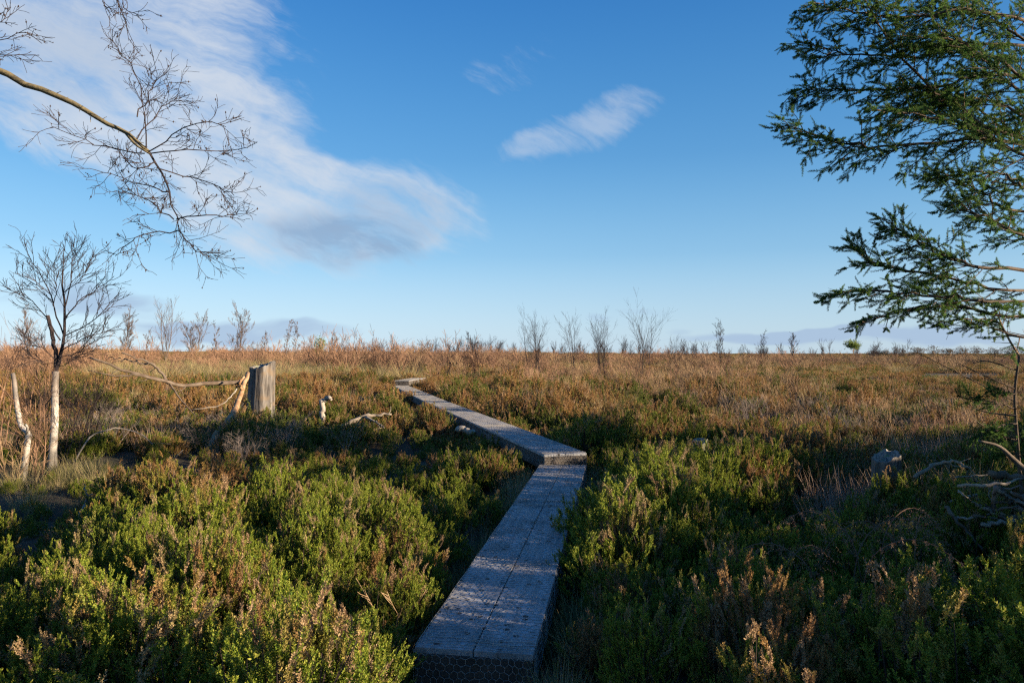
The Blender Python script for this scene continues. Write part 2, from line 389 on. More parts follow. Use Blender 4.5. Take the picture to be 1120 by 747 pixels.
# ------------------------------------------------------------------ instanced ground cover
def stuff(name, label, protos, pts, rz, scl, idx, tilt=None):
    col = bpy.data.collections.new(name + '_kinds')
    for i, me in enumerate(protos):
        o = bpy.data.objects.new('%s_kind_%02d' % (name, i), me); col.objects.link(o)
    n = len(pts); me = bpy.data.meshes.new(name); me.vertices.add(n); me.vertices.foreach_set('co', np.asarray(pts, np.float32).ravel())
    rot = np.zeros((n, 3), np.float32); rot[:, 2] = rz
    if tilt is not None: rot[:, :2] = tilt
    a = me.attributes.new('rot', 'FLOAT_VECTOR', 'POINT'); a.data.foreach_set('vector', rot.ravel())
    sc3 = np.asarray(scl, np.float32); sc3 = np.repeat(sc3[:, None], 3, 1) if sc3.ndim == 1 else sc3
    a = me.attributes.new('scl', 'FLOAT_VECTOR', 'POINT'); a.data.foreach_set('vector', sc3.astype(np.float32).ravel())
    a = me.attributes.new('pick', 'INT', 'POINT'); a.data.foreach_set('value', np.asarray(idx, np.int32))
    o = bpy.data.objects.new(name, me); COL.objects.link(o); tag(o, label, 'ground cover', kind='stuff')
    ng = bpy.data.node_groups.new(name + '_scatter', 'GeometryNodeTree')
    ng.interface.new_socket('Geometry', in_out='INPUT', socket_type='NodeSocketGeometry')
    ng.interface.new_socket('Geometry', in_out='OUTPUT', socket_type='NodeSocketGeometry')
    N = ng.nodes; Lk = ng.links
    gi = N.new('NodeGroupInput'); go = N.new('NodeGroupOutput'); ip = N.new('GeometryNodeInstanceOnPoints'); ci = N.new('GeometryNodeCollectionInfo')
    ci.inputs['Collection'].default_value = col; ci.inputs['Separate Children'].default_value = True; ci.inputs['Reset Children'].default_value = True
    def na(nm, ty):
        q = N.new('GeometryNodeInputNamedAttribute'); q.data_type = ty; q.inputs['Name'].default_value = nm; return q.outputs[0]
    Lk.new(gi.outputs[0], ip.inputs['Points']); Lk.new(ci.outputs[0], ip.inputs['Instance']); ip.inputs['Pick Instance'].default_value = True
    Lk.new(na('pick', 'INT'), ip.inputs['Instance Index']); Lk.new(na('rot', 'FLOAT_VECTOR'), ip.inputs['Rotation']); Lk.new(na('scl', 'FLOAT_VECTOR'), ip.inputs['Scale'])
    Lk.new(ip.outputs[0], go.inputs[0])
    md = o.modifiers.new('scatter', 'NODES'); md.node_group = ng
    return o
# ------------------------------------------------------------------ ground
def _axis(n, m, near):
    t = np.linspace(-1, 1, n); return np.sinh(t * m) / np.sinh(m) * near
gx = _axis(261, 6.2, 3500.); gy = _axis(261, 6.2, 3500.) + 8
GX, GY = np.meshgrid(gx, gy, indexing='ij'); GZ = ground_z(GX, GY)
_g = MB(); nx, ny = GX.shape; _i = np.arange(nx - 1)[:, None] * ny + np.arange(ny - 1)[None]
_g.add(np.stack([GX, GY, GZ], -1).reshape(-1, 3), np.stack([_i, _i + ny, _i + ny + 1, _i + 1], -1).reshape(-1, 4))
tag(_g.obj('ground', M['ground'], smooth=True), 'dark peaty ground of the open bog', 'ground', kind='structure')

# ------------------------------------------------------------------ boardwalk
def hexwire(mb, o, u, v, nu_len, nv_len, w=.045, r=.0013, tintv=(.5, .5, .5), jit=1.):
    """hexagonal netting on the plane o + a*u + b*v"""
    o = np.array(o, float); u = np.array(u, float); v = np.array(v, float); h = w * 1.12; A = []; B = []
    nrm = np.cross(u, v); J = np.random.RandomState(int(abs(o.sum()) * 1e3) % 9999)
    ph = J.uniform(0, 6.28, 4)
    def P(a, b):
        a = a + jit * .010 * math.sin(a * 13 + b * 3.1 + ph[0]) + jit * .008 * math.sin(b * 17 + a * 41 + ph[1]); b = b + jit * .012 * math.sin(a * 11 - b * 5 + ph[2]) + jit * .007 * math.sin(a * 61 + b * 37 + ph[3])
        return o + u * min(max(a, 0), nu_len) + v * min(max(b, 0), nv_len) + nrm * (.003 * math.sin(a * 23 + b * 9) + .003)
    nr = int(nv_len / (h * .75)) + 1; nc = int(nu_len / w) + 1
    for k in range(nr):
        b = k * h * .75; off = (k % 2) * w * .5
        for c in range(-1, nc):
            a = c * w + off
            if a > nu_len or a + w < 0: continue
            p0 = P(a, b); p1 = P(a + w / 2, b - h * .25); p2 = P(a + w, b); p3 = P(a, b + h * .5)
            for s_, e_ in ((p0, p1), (p1, p2), (p0, p3)):
                if np.linalg.norm(s_ - e_) > .004: A.append(s_); B.append(e_)
    mb.prisms(A, B, r, tintv)
def boardwalk(x0, y0, x1, y1, zt, label, W=.65, T=.20, wire=True, endwire=False, zend=None, first=False):
    L = math.hypot(x1 - x0, y1 - y0); rz = math.atan2(-(x1 - x0), y1 - y0)
    root = empty('boardwalk_section', (x0, y0, 0), label, 'boardwalk', 'boardwalk sections across the bog', rz)
    g = .008; hw = W / 2
    for sx in (-1, 1):
        b = MB(); lo, hi = (g / 2, hw) if sx > 0 else (-hw, -g / 2)
        b.box((lo, .02, zt - .035), (hi, L - .004, zt), (.3 + .3 * (sx > 0), .5, .5), bev=.004)
        b.obj('deck_board', M['deck'], root)
        b = MB(); xx = sx * (hw - .045)
        b.box((xx - .025, .05, zt - .035 - T), (xx + .025, L - .06, zt - .0365), bev=.003); b.obj('side_beam', M['beam'], root)
        for q in (.25, L - .3):
            b = MB(); xp = sx * (hw - .11); b.box((xp - .035, q - .035, -.25), (xp + .035, q + .035, zt - .0385)); b.obj('post', M['beam'], root)
    b = MB(); b.box((-hw + .004, .012, zt - .035 - T * 1.05), (hw - .004, .045, zt - .0372), bev=.003); b.obj('end_board', M['beam'], root)
    n = MB()
    if wire:
        hexwire(n, (-hw, .03, zt + .001), (1, 0, 0), (0, 1, 0), W, L - .04, .050 if y0 < 9 else .06, .0017 if y0 < 9 else .0015)
        for yy, ng_ in ((.10, 3), (L - .10, 3)):                       # overlapping ends of the netting
            for k in range(ng_):
                q = yy + (k - 1) * .035; xs = np.linspace(-hw, hw, 14)
                P = np.stack([xs, q + .012 * np.sin(xs * 14 + k * 2), np.full(14, zt + .008)], 1); n.prisms(P[:-1], P[1:], .0022)
        for sx in (-1, 1):
            hexwire(n, (sx * (hw + .002), .03, zt - .19), (0, sx * 1., 0) if sx > 0 else (0, 1, 0), (0, 0, 1), L - .04, .19, .05, .0014)
    if endwire or zt > .35:
        hexwire(n, (-hw, -.004, zt - .25), (1, 0, 0), (0, 0, 1), W, .25, .045, .0018, jit=.65)
    if n.n: n.obj('wire_netting', M['wire'], root)
    return root
def along(p, q, f): return (p[0] + (q[0] - p[0]) * f, p[1] + (q[1] - p[1]) * f)
a, b_ = WALK[0], (.735, 9.78); j = along(a, b_, .585)
boardwalk(*a, *j, .28, 'nearest boardwalk section with netted front end facing the viewer', endwire=True)
boardwalk(*j, *b_, .28, 'second low boardwalk section, ending under the step where the walk bends left')
_p, _q = (.775, 9.8), (-2.45, 21.0)
for k, s_ in enumerate(('raised boardwalk section with dark end board just past the step', 'raised boardwalk section second beyond the step, running away to the left', 'raised boardwalk section third beyond the step, half hidden by heather')):
    boardwalk(*along(_p, _q, k / 3), *along(_p, _q, (k + 1) / 3), .43, s_)
_p, _q = (-2.45, 21.0), (-4.95, 30.2)
for k, s_ in enumerate(('narrow looking grey boardwalk section where the walk emerges from behind heather', 'distant boardwalk section before the far bend')):
    boardwalk(*along(_p, _q, k / 2), *along(_p, _q, (k + 1) / 2), .43, s_)
boardwalk(-5.35, 33.0, -5.0, 36.5, .54, 'farthest pale boardwalk section, raised one more step at the far bend', W=.70)

# ------------------------------------------------------------------ heather
NEAR = []
specs = [(.78, .72), (.70, .78), (.84, .66), (.64, .84), (.74, .70), (.80, .76), (.62, .70), (.72, .80)]
for i, (h, w) in enumerate(specs): NEAR.append(heather(h, w, 86, 7, 28, .0145, .0072, 100 + i, plume=(.065, .125)))
MIDM = []
for i in range(6):
    fb, sb = heather(.60 + .08 * (i % 3), .82 + .08 * (i % 2), 60, 6, 10, .024, .016, 200 + i, side=3, plume=(.07, .13))
    MIDM.append(fb.mesh('heather_clump', M['heather']))
FARM = []
for i in range(5):
    fb, sb = heather(.62, 2.6, 105, 4, 7, .062, .034, 300 + i, side=1, plume=(.14, .26))
    FARM.append(fb.mesh('heather_patch', M['heather']))

_vr = np.random.RandomState(77).uniform(0, 1, (64, 64))
def vnoise(x, y, f):
    x = x * f + 100; y = y * f + 100; i, j = int(math.floor(x)), int(math.floor(y)); a, b = x - i, y - j; a = a * a * (3 - 2 * a); b = b * b * (3 - 2 * b)
    g = lambda p, q: _vr[p % 64, q % 64]
    return (g(i, j) * (1 - a) + g(i + 1, j) * a) * (1 - b) + (g(i, j + 1) * (1 - a) + g(i + 1, j + 1) * a) * b
def height_scale(x, y):
    s = .90 + .27 * math.sin(x * 1.7 + .5) * math.sin(y * 1.15 + 1) + .10 * math.sin(x * 3.3 - y * 2.4)
    s += .16 * math.exp(-(((x + 2.0) / 1.35) ** 2 + ((y - 5.4) / 1.4) ** 2))      # the tall stand left of the walk
    s -= .42 * math.exp(-(((x + 4.6) / .8) ** 2 + ((y - 6.3) / .9) ** 2))
    if x < -.2 and y < 8: s = min(max(s, .80), .98 + .09 * math.sin(x * 5) * math.sin(y * 4))
    if x < -4.3 and 6.4 < y < 10: s *= .66
    if 4.1 < y < 7.2: s -= .48 * math.exp(-((x + .68 * y) / .34) ** 2)
    if 6.7 < y < 8.8 and .42 < x / y < .70: s *= .62                                  # low band of dead stalks
    if 4.2 < y < 5.7 and x / y > .60: s *= .66
    if y > 8: s *= .58 + .86 * vnoise(x, y, .58)
    else: s *= .74 + .58 * vnoise(x + 9, y + 4, .85)
    s = max(s, .30)
    if 7.3 < y < 13.2 and x < -.9: s *= .58                                    # low dip behind it
    if y < 9.5 and x > .1: s += .19 * math.exp(-((x - .12 * y - .9) / .8) ** 2)
    if x < -4 and 13.2 < y < 16: s = .95 + .1 * math.sin(x * 3)
    return s
KEEP = [(4.41, 8.0, .22), (2.72, 9.9, .2), (5.2, 5.7, .6), (2.1, 4.4, .25),
        (-6.75, 10.2, .7), (-6.0, 16.7, .45), (4.9, 6.0, .7), (-7.6, 9.9, .5)]          # birch, stump, brush pile
def jitter(x0, x1, y0, y1, sp_, rs):
    X, Y = np.meshgrid(np.arange(x0, x1, sp_), np.arange(y0, y1, sp_)); X = X + (np.arange(X.shape[0]) % 2)[:, None] * sp_ * .5
    P = np.stack([X.ravel(), Y.ravel()], 1) + rs.uniform(-.36, .36, (X.size, 2)) * sp_; return P
rs = np.random.RandomState(11)
P = jitter(-15, 15, -3, 17, .50, rs); wd = walk_dist(P[:, 0], P[:, 1]); dist = np.hypot(P[:, 0], P[:, 1])
ok = (wd > np.where(P[:, 0] > .05 + .12 * P[:, 1] - .5, .43, np.where(P[:, 1] > 9.6, .42, .48))) & (dist > 2.3) & ~((np.abs(P[:, 0] + .15) < .55) & (P[:, 1] < 3.7)) & ((rs.uniform(0, 1, len(P)) > np.where((P[:, 0] < 0) & (P[:, 1] < 7.5), 0., .05)))
for (kx, ky, kr) in KEEP: ok &= np.hypot(P[:, 0] - kx, P[:, 1] - ky) > kr
P = P[ok]; dist = np.hypot(P[:, 0], P[:, 1])
SC = np.array([height_scale(*p) for p in P]) * rs.uniform(.86, 1.12, len(P))
# plants leaning over the edge of the boards stay small
wd = walk_dist(P[:, 0], P[:, 1]); SC *= np.where(wd < .7, .74, 1.)
SC *= np.where((np.abs(P[:, 0]) < 2) & (P[:, 1] < 2.6), .6, 1)
_f = np.array([(x + .25, y + .22) for x in np.arange(-3.0, -.6, .5) for y in np.arange(3.7, 6.9, .5) if abs(x + .55 * y - .3) < 1.6 and walk_dist(x + .25, y + .22) > .62])
_f = np.concatenate([_f + rs.uniform(-.1, .1, _f.shape), rs.uniform(.62, .9, (len(_f), 1))], 1)
_x = np.array([(.56, 3.75, .55), (.66, 4.2, .62), (.70, 4.7, .66), (.78, 5.2, .7), (.86, 5.75, .7), (-.92, 3.75, .6), (-.78, 4.25, .55), (4.1, 7.3, 1.1), (4.36, 7.45, 1.1), (4.7, 7.35, 1.05), (4.2, 7.0, 1.0), (4.5, 6.9, .95), (2.5, 9.3, 1.02), (2.7, 9.45, 1.0), (2.95, 9.4, 1.), (-6.05, 15.7, 1.22), (-5.75, 15.8, 1.2), (-5.2, 15.6, .95), (-6.45, 15.8, 1.18), (-2.0, 17.9, 1.05), (-2.3, 18.6, 1.1), (-1.75, 17.2, .95), (-.25, 12.2, .85), (-.55, 13.3, .9), (-.9, 14.4, .9), (.1, 11.0, .8), (-3.55, 23.4, 1.0), (-3.9, 24.4, 1.0)])
_x = np.concatenate([_x, _f]); P = np.concatenate([P, _x[:, :2]]); SC = np.concatenate([SC, _x[:, 2]]); dist = np.hypot(P[:, 0], P[:, 1])
GZp = ground_z(P[:, 0], P[:, 1])
inview = (P[:, 1] > 2.2) & (np.abs(P[:, 0]) < .79 * P[:, 1] + .35)
size = np.where(inview, SC / dist, 0); order = np.argsort(-size); NIND = 297
indiv = set(order[:NIND].tolist())
def region(x, y):
    if x < -.2 and y < 4.3 and x > -2.6: return 'green heather bush at the foot of the tall stand, lower left beside the near boards'
    if x < 0 and y < 7.6 and x > -3.4: return 'sunlit yellow green heather bush in the tall stand left of the boardwalk'
    if x < -3.0 and y < 8.2: return 'heather bush growing left of the tall stand, in front of the white birch'
    if x < 0.2: return 'heather bush in the low ground between the tall stand and the stump'
    if y < 4.4: return 'shaded dark green heather bush in the near corner right of the boards'
    if y < 7.0 and x > 2.4: return 'heather bush between the dead bracken and the brush pile'
    if y < 7.0: return 'dark heather bush crowding the right edge of the low boards'
    return 'olive heather bush on the right, beyond the brush pile shade'
def group_of(lab): return lab.replace(' bush ', ' bushes ', 1)
roots = {}; cnt = 0; rest = []
for k in order:
    x, y = P[k]; v = rs.randint(8); z = rs.uniform(0, 6.28); s_ = SC[k]; wdt = s_ * rs.uniform(.95, 1.2)
    if k not in indiv: rest.append((x, y, GZp[k], z, s_, v)); continue
    lab = region(x, y); loc = (x, y, float(GZp[k]) - .02)
    if v not in roots:
        r_ = empty('heather_bush', loc, lab, 'heather', group_of(lab), z, (wdt, wdt, s_))
        NEAR[v][0].obj('foliage', M['heather'], r_); NEAR[v][1].obj('stems', M['stem'], r_)
        adopt(r_); roots[v] = r_
    else: copy_tree(roots[v], loc, z, (wdt, wdt, s_), lab, group_of(lab))
rest = np.array(rest)
near_meshes = [None] * 8
for v, r_ in roots.items(): near_meshes[v] = [c for c in KIDS[r_.name] if c.name.startswith('foliage')][0].data
near_meshes = [m or MIDM[0] for m in near_meshes]
# the rest of the heath
pts, rzs, scs, ids = [], [], [], []
for x, y, zz, z, s_, v in rest:
    pts.append((x, y, zz - .02)); rzs.append(z); scs.append((s_ * 1.08, s_ * 1.08, s_)); ids.append(int(v) if (abs(x) < .8 * y + 1 and y < 13) else 8 + int(v) % 6)
rs = np.random.RandomState(12)
def cover(y0, y1, sp_, lo, n, zmul, half=1.2, edge=2.5, wmul=1.0):
    Q = jitter(-half * y1 - edge, half * y1 + edge, y0, y1, sp_, rs)
    q = (np.abs(Q[:, 0]) < half * Q[:, 1] + edge) & (walk_dist(Q[:, 0], Q[:, 1]) > (.46 if y0 < 30 else .9))
    for (kx, ky, kr) in KEEP: q &= np.hypot(Q[:, 0] - kx, Q[:, 1] - ky) > kr
    gapf, gapt = (.50, .30) if y0 < 30 else (.16, .27)
    hol = np.array([vnoise(a_ + 31, b_ * .8 + 17, gapf) for a_, b_ in Q]) if y0 < 100 else np.ones(len(Q))
    Q = Q[q & (hol > gapt) & (rs.uniform(0, 1, len(Q)) > (.06 if y0 < 100 else 0))]; gz = ground_z(Q[:, 0], Q[:, 1])
    for (x, y), g in zip(Q, gz):
        s_ = (height_scale(x, y) if y < 30 else .8 + .18 * math.sin(x * .5) * math.sin(y * .37) + .12 * math.sin(x * 1.3 + y)) * rs.uniform(.62, 1.25) * zmul * (1 if y < 30 else .55 + .9 * vnoise(x, y, .22))
        if y0 >= 250: s_ *= .72 + .45 * max(0, math.sin(x * .043 + y * .021) * math.sin(x * .017 - 1 + y * .01)) + .25 * math.sin(x * .11)
        w_ = wmul * rs.uniform(.9, 1.25); pts.append((x, y, g - .03)); rzs.append(rs.uniform(0, 6.28)); scs.append((w_, w_, s_)); ids.append(lo + rs.randint(n))
cover(17, 42, .78, 8, 6, 1.16, wmul=1.08)
cover(40, 110, 1.75, 14, 5, .95, edge=6)
cover(110, 420, 5.2, 14, 5, 1.15, edge=20, wmul=3.0)
cover(250, 430, 7., 14, 5, 2.9, edge=20, wmul=3.4)
cover(430, 900, 17., 14, 5, 4.0, edge=40, wmul=8.)
stuff('heather_heath', 'brown and olive heather heath stretching away to the horizon', near_meshes + MIDM + FARM, pts, rzs, scs, ids)

# ------------------------------------------------------------------ dead grass and bare scrub among the heather
gm = [grass(150, .62, .6, 40 + i, bw=.007).mesh('straw_tuft', M['straw']) for i in range(3)] + [grass(130, .55, .7, 50 + i, bw=.009).mesh('olive_tuft', M['olivegrass']) for i in range(2)] \
   + [grass(110, .6, .8, 60, droop=.25, bw=.006).mesh('stalk_tuft', M['pinkstraw'])]
pts, rzs, scs, ids = [], [], [], []
def band(n, u0, u1, y0, y1, s0, s1, kinds, zoff=0.0, flat=1.0, power=.5):
    for _ in range(n):
        y = (y0 ** 2 + (y1 ** 2 - y0 ** 2) * rs.uniform()) ** .5; x = rs.uniform(u0, u1) * y
        if walk_dist(x, y) < 1.1: continue
        s_ = rs.uniform(s0, s1); pts.append((x, y, float(ground_z(x, y)) + zoff)); rzs.append(rs.uniform(0, 6.28)); scs.append((s_ * flat, s_ * flat, s_)); ids.append(int(rs.choice(kinds)))
band(100, -.78, .80, 17, 40, .9, 1.5, [0, 1, 3, 5, 5])
band(50, .02, .50, 19, 48, 1.0, 1.6, [0, 1, 2, 3, 5])
band(420, -.62, -.15, 38, 70, 1.3, 2.4, [0, 1, 2, 2], flat=1.6)
band(200, -.8, .85, 45, 130, 1.2, 2.0, [0, 1, 2, 3], flat=1.8)
band(60, .45, .78, 9.0, 11.6, .75, 1.1, [5, 5, 5, 0])
band(60, .40, .70, 13, 19, .8, 1.2, [3, 4, 5])
band(40, -.8, -.35, 11.5, 16, .7, 1.1, [5, 5, 3])
for _ in range(170):
    y = rs.uniform(3.2, 10); sd_ = rs.choice([-1, 1]); x = (-.212 + (y - 3.67) * .155) + sd_ * rs.uniform(.40, .62); pts.append((x, y, float(ground_z(x, y)))); rzs.append(rs.uniform(0, 6.28)); s_ = rs.uniform(.35, .65); scs.append((s_, s_, s_)); ids.append(int(rs.choice([3, 4, 4, 5, 0])))
stuff('dry_grass', 'pale dead grass and stalks scattered through the heath', gm, pts, rzs, scs, ids)

def shrub_mesh(seed, h, mat, stems=6, lvl=2, nch=6, r=.006, spread=.5, ang=.5):
    q = np.random.RandomState(seed); mb = MB()
    for _ in range(stems):
        a = q.uniform(0, 6.28); d = np.array([math.cos(a) * spread * q.uniform(.2, 1), math.sin(a) * spread * q.uniform(.2, 1), 1.])
        sprout(mb, (q.normal() * .06, q.normal() * .06, -.05), d, h * q.uniform(.6, 1.), r, lvl, q, nch, ang, .55, .08, .10, 4, minr=r * .28, seg=4)
    return mb.mesh('bare_scrub', M[mat])
sm = [shrub_mesh(70 + i, 1.0, 'redtwig', 6, 2, 5, .010) for i in range(3)] + [shrub_mesh(80 + i, 1.0, 'tantwig', 7, 2, 5, .007) for i in range(2)] + [shrub_mesh(90 + i, .75, 'greytwig', 7, 2, 6, .005, .8, .7) for i in range(2)]
pts, rzs, scs, ids = [], [], [], []
band(420, -1.05, -.16, 42, 105, .8, 1.7, [0, 1, 2], flat=1.5)
for _ in range(46):
    y = rs.uniform(45, 130); x = rs.uniform(-1., .05) * y
    for _k in range(rs.randint(4, 11)):
        xx, yy_ = x + rs.normal() * 2.2, y + rs.normal() * 1.5; s_ = rs.uniform(1.4, 2.9); pts.append((xx, yy_, float(ground_z(xx, yy_)))); rzs.append(rs.uniform(0, 6.28)); scs.append((s_ * 1.2, s_ * 1.2, s_)); ids.append(int(rs.choice([0, 1, 2, 3])))
band(240, -.26, -.02, 70, 130, 1.2, 2.1, [0, 1, 2, 4], flat=1.6)
band(80, .0, .42, 20, 42, .85, 1.25, [3, 4, 0], flat=1.2)
band(260, -.02, .85, 60, 150, 1.2, 2.1, [0, 1, 3, 4], flat=1.8)
band(30, -.70, -.22, 11.5, 17, .6, .9, [5, 6, 5], flat=1.1)
band(60, .3, .8, 12, 20, .6, 1., [5, 6, 4], flat=1.1)
band(110, -.02, .33, 40, 58, .7, 1.35, [0, 1, 3, 4], flat=1.3)
band(330, -.9, .25, 110, 230, 1.5, 3.1, [0, 1, 2], flat=1.5)
band(120, .25, .9, 120, 230, 1.3, 2.3, [0, 1, 4], flat=1.5)
stuff('bare_scrub', 'reddish brown leafless scrub standing in bands across the heath', sm, pts, rzs, scs, ids)
# ------------------------------------------------------------------ single things
def gz(p): return float(ground_z(p[0], p[1]))
def px_path(pts, n=14):
    return spline([at(*q) for q in pts], n)
def twigs_along(mb, P, cnt, L, rs, lvl=1, nch=4, ang=.75, r=.003, ratio=.55, up=.02, wig=.16, t0=.12, minr=.0012, mat=0, flat=None, n=4):
    P = np.asarray(P); k = len(P) - 1
    for c in range(cnt):
        t = t0 + (1 - t0) * (c + rs.uniform(0, 1)) / cnt; q = min(t * k, k - 1e-3); i = int(q); b = P[i] + (P[i + 1] - P[i]) * (q - i)
        td = unit(P[i + 1] - P[i]); s_ = rs.normal(size=3)
        if flat is not None: s_ = s_ * flat
        s_ = unit(np.cross(td, np.cross(s_, td)))
        d = td * math.cos(ang) + s_ * math.sin(ang) * rs.uniform(.8, 1.3)
        sprout(mb, b, d, L * rs.uniform(.55, 1.15), r, lvl, rs, nch, ang * .85, ratio, up, wig, n, mat, 5, minr)
def buds(mb, rs, n, size, mat=0):
    """small bead-like buds at loose places of the twigs already in the mesh"""
    V = np.concatenate(mb.v); pick = V[rs.choice(len(V), n)]
    for p in pick:
        s_ = size * rs.uniform(.6, 1.3); o = np.array([[1, 0, 0], [-1, 0, 0], [0, 1, 0], [0, -1, 0], [0, 0, 1.5], [0, 0, -1.5]]) * s_
        mb.add(p + o, [(0, 2, 4), (2, 1, 4), (1, 3, 4), (3, 0, 4), (2, 0, 5), (1, 2, 5), (3, 1, 5), (0, 3, 5)], mat=mat)

# --- the birch whose bough hangs in from the left
rs = np.random.RandomState(21); DB = 3.6
t = empty('birch_tree', (-4.6, 3.3, gz((-4.6, 3.3))), 'old birch whose bare mossy bough hangs in at upper left against the sky', 'tree')
off = np.array(t.location)
def in_t(P): return np.asarray(P) - off
b = MB(); b.tube(in_t(spline([(-4.6, 3.3, -.2), (-4.55, 3.3, 1.5), (-4.7, 3.35, 3.2), (-4.5, 3.4, 5.2), (-4.6, 3.4, 7.0)], 16)), np.linspace(.13, .03, 16), 9); b.obj('trunk', M['birch'], t, True)
main = np.concatenate([spline([(-4.62, 3.35, 3.3), (-3.6, 3.5, 3.5), at(-10, 74, DB)], 6)[:-1], px_path([(-10, 74, DB), (50, 101, DB), (100, 124, DB), (138, 146, DB), (163, 166, DB)], 14)])
main[6:-1] += rs.normal(size=(len(main) - 7, 3)) * .0045
b = MB(); twigs_along(b, in_t(main), 12, .05, rs, 0, 0, .9, .003, .5, .0, .2, t0=.45); b.tube(in_t(main), np.linspace(.021, .0075, len(main)), 8); b.tube(in_t(px_path([(138, 146, DB), (148, 158, DB - .02), (163, 168, DB - .03)], 6)), np.linspace(.008, .005, 6), 6)
bo = b.obj('bough', M['mossbark'], t, True)
tw = MB()
subs = [[(163, 166), (182, 200), (192, 235), (195, 252)], [(195, 252), (165, 256), (142, 264), (126, 280)], [(195, 252), (213, 272), (228, 280)], [(193, 240), (225, 235), (250, 238), (262, 228)],
        [(160, 163), (155, 110), (141, 68), (118, 50)], [(163, 166), (190, 148), (228, 133), (247, 139)], [(165, 168), (205, 165), (250, 165), (281, 156)], [(158, 168), (110, 160), (56, 138)],
        [(175, 185), (210, 195), (240, 205), (256, 214)], [(186, 210), (165, 205), (135, 195), (104, 186)], [(170, 178), (150, 185), (135, 172)], [(150, 128), (165, 100), (172, 80)], [(190, 240), (170, 225), (150, 215), (128, 205)], [(150, 152), (175, 120), (195, 105)]]
for i, s_ in enumerate(subs):
    dj = [DB + rs.uniform(-.25, .25) * (k > 0) for k in range(len(s_))]
    if i == 0: dj = [DB] * 4
    Q = px_path([(x, y, d_) for (x, y), d_ in zip(s_, dj)], 10); Q[1:-1] += rs.normal(size=(8, 3)) * .006
    r0 = .0065 if i == 0 else .0036
    tw.tube(in_t(Q), np.linspace(r0, .0016, 10), 5, cap=False)
    twigs_along(tw, in_t(Q), 13 if i else 11, .17, rs, 1, 6, .75, .0018, .55, .0, .19, minr=.00105)
for s_ in ([(-40, 40, 3.4), (0, 45, 3.4), (25, 35, 3.4), (46, 48, 3.4)], [(-30, 20, 3.5), (0, 25, 3.5), (10, 8, 3.5)], [(-30, 60, 3.4), (0, 62, 3.4), (20, 60, 3.45)],
           [(118, -60, 3.5), (124, -10, 3.5), (136, 20, 3.5), (141, 45, 3.52)], [(150, -40, 3.5), (134, 5, 3.5), (155, 18, 3.5)], [(124, -10, 3.5), (112, 0, 3.5), (122, 18, 3.45)]):
    Q = px_path(s_, 8); tw.tube(in_t(Q), np.linspace(.003, .0014, 8), 4, cap=False); twigs_along(tw, in_t(Q), 7, .13, rs, 1, 4, .7, .0017, .5, .0, .17, minr=.00115)
buds(tw, rs, 420, .0042)
tw.obj('twigs', M['twig'], bo)
# upper boughs out of the picture carry the hanging twigs
for (x, y, z), c in (((-2.6, 3.4, 4.5), 1), ((-1.6, 3.6, 5.0), 2)):
    b = MB(); Q = spline([(-4.6, 3.36, 4.2 + c * .3), ((x - 4.6) / 2, 3.4, z), (x, y, z - .25)], 10); b.tube(in_t(Q), np.linspace(.022, .006, 10), 6); twigs_along(b, in_t(Q), 8, .4, rs, 1, 4, .7, .004, .5, -.03, .15, minr=.0016); b.obj('bough', M['mossbark'], t)

# --- the white birch sapling
rs = np.random.RandomState(22); d0 = 10.2; base = at(54, 528, d0); base[2] = gz(base) - .05
t = empty('birch_sapling', base, 'small white stemmed birch with spreading bare crown, standing on the left', 'tree')
def rel(P): return np.asarray(P) - base
b = MB(); tr = px_path([(53, 545, d0), (56, 515, d0), (58, 490, d0), (60, 455, d0), (60, 425, d0), (61, 406, d0)], 16); b.tube(rel(tr), np.linspace(.060, .046, 16), 10)
b.tube(rel(px_path([(61, 520, d0), (60, 495, d0), (59, 480, d0)], 6)), np.linspace(.03, .03, 6), 7)
trunk = b.obj('trunk', M['birch'], t, True)
b = MB(); limbs = [([(61, 410), (64, 395), (70, 375), (70, 335), (69, 300), (70, 272)], .045), ([(61, 410), (60, 385), (57, 365), (52, 345)], .040), ([(70, 368), (60, 340), (55, 320), (40, 293), (30, 278)], .022), ([(70, 350), (84, 332), (104, 318), (125, 302)], .018),
         ([(70, 340), (76, 312), (80, 285), (82, 277)], .016), ([(66, 372), (50, 347), (32, 328), (8, 316)], .018), ([(70, 368), (90, 358), (108, 345), (127, 325)], .016), ([(66, 385), (88, 372), (108, 366), (122, 360)], .014), ([(62, 395), (44, 380), (22, 376)], .013), ([(66, 390), (84, 386), (104, 372)], .012),
         ([(58, 335), (62, 310), (58, 290)], .011), ([(70, 320), (90, 305), (96, 288)], .011), ([(60, 398), (46, 396), (28, 384)], .011), ([(55, 322), (40, 312), (16, 298)], .011), ([(62, 402), (78, 396), (92, 384)], .010)]
for i, (s_, r0) in enumerate(limbs):
    dd = np.cumsum([0] + [rs.uniform(-.22, .22) * (i > 1) for _ in s_[1:]]); Q = px_path([(x, y, d0 + q) for (x, y), q in zip(s_, dd)], 12); Q[1:-1] += rs.normal(size=(10, 3)) * .008
    b.tube(rel(Q), np.linspace(r0 * (.72 if i < 2 else .55), .004 if i != 1 else .025, 12), 6)
    if i != 1: twigs_along(b, rel(Q), 13, .42, rs, 1, 5, .62, .0047, .5, .06, .14, t0=.25, minr=.0027)
b.obj('crown', M['twig'], t)

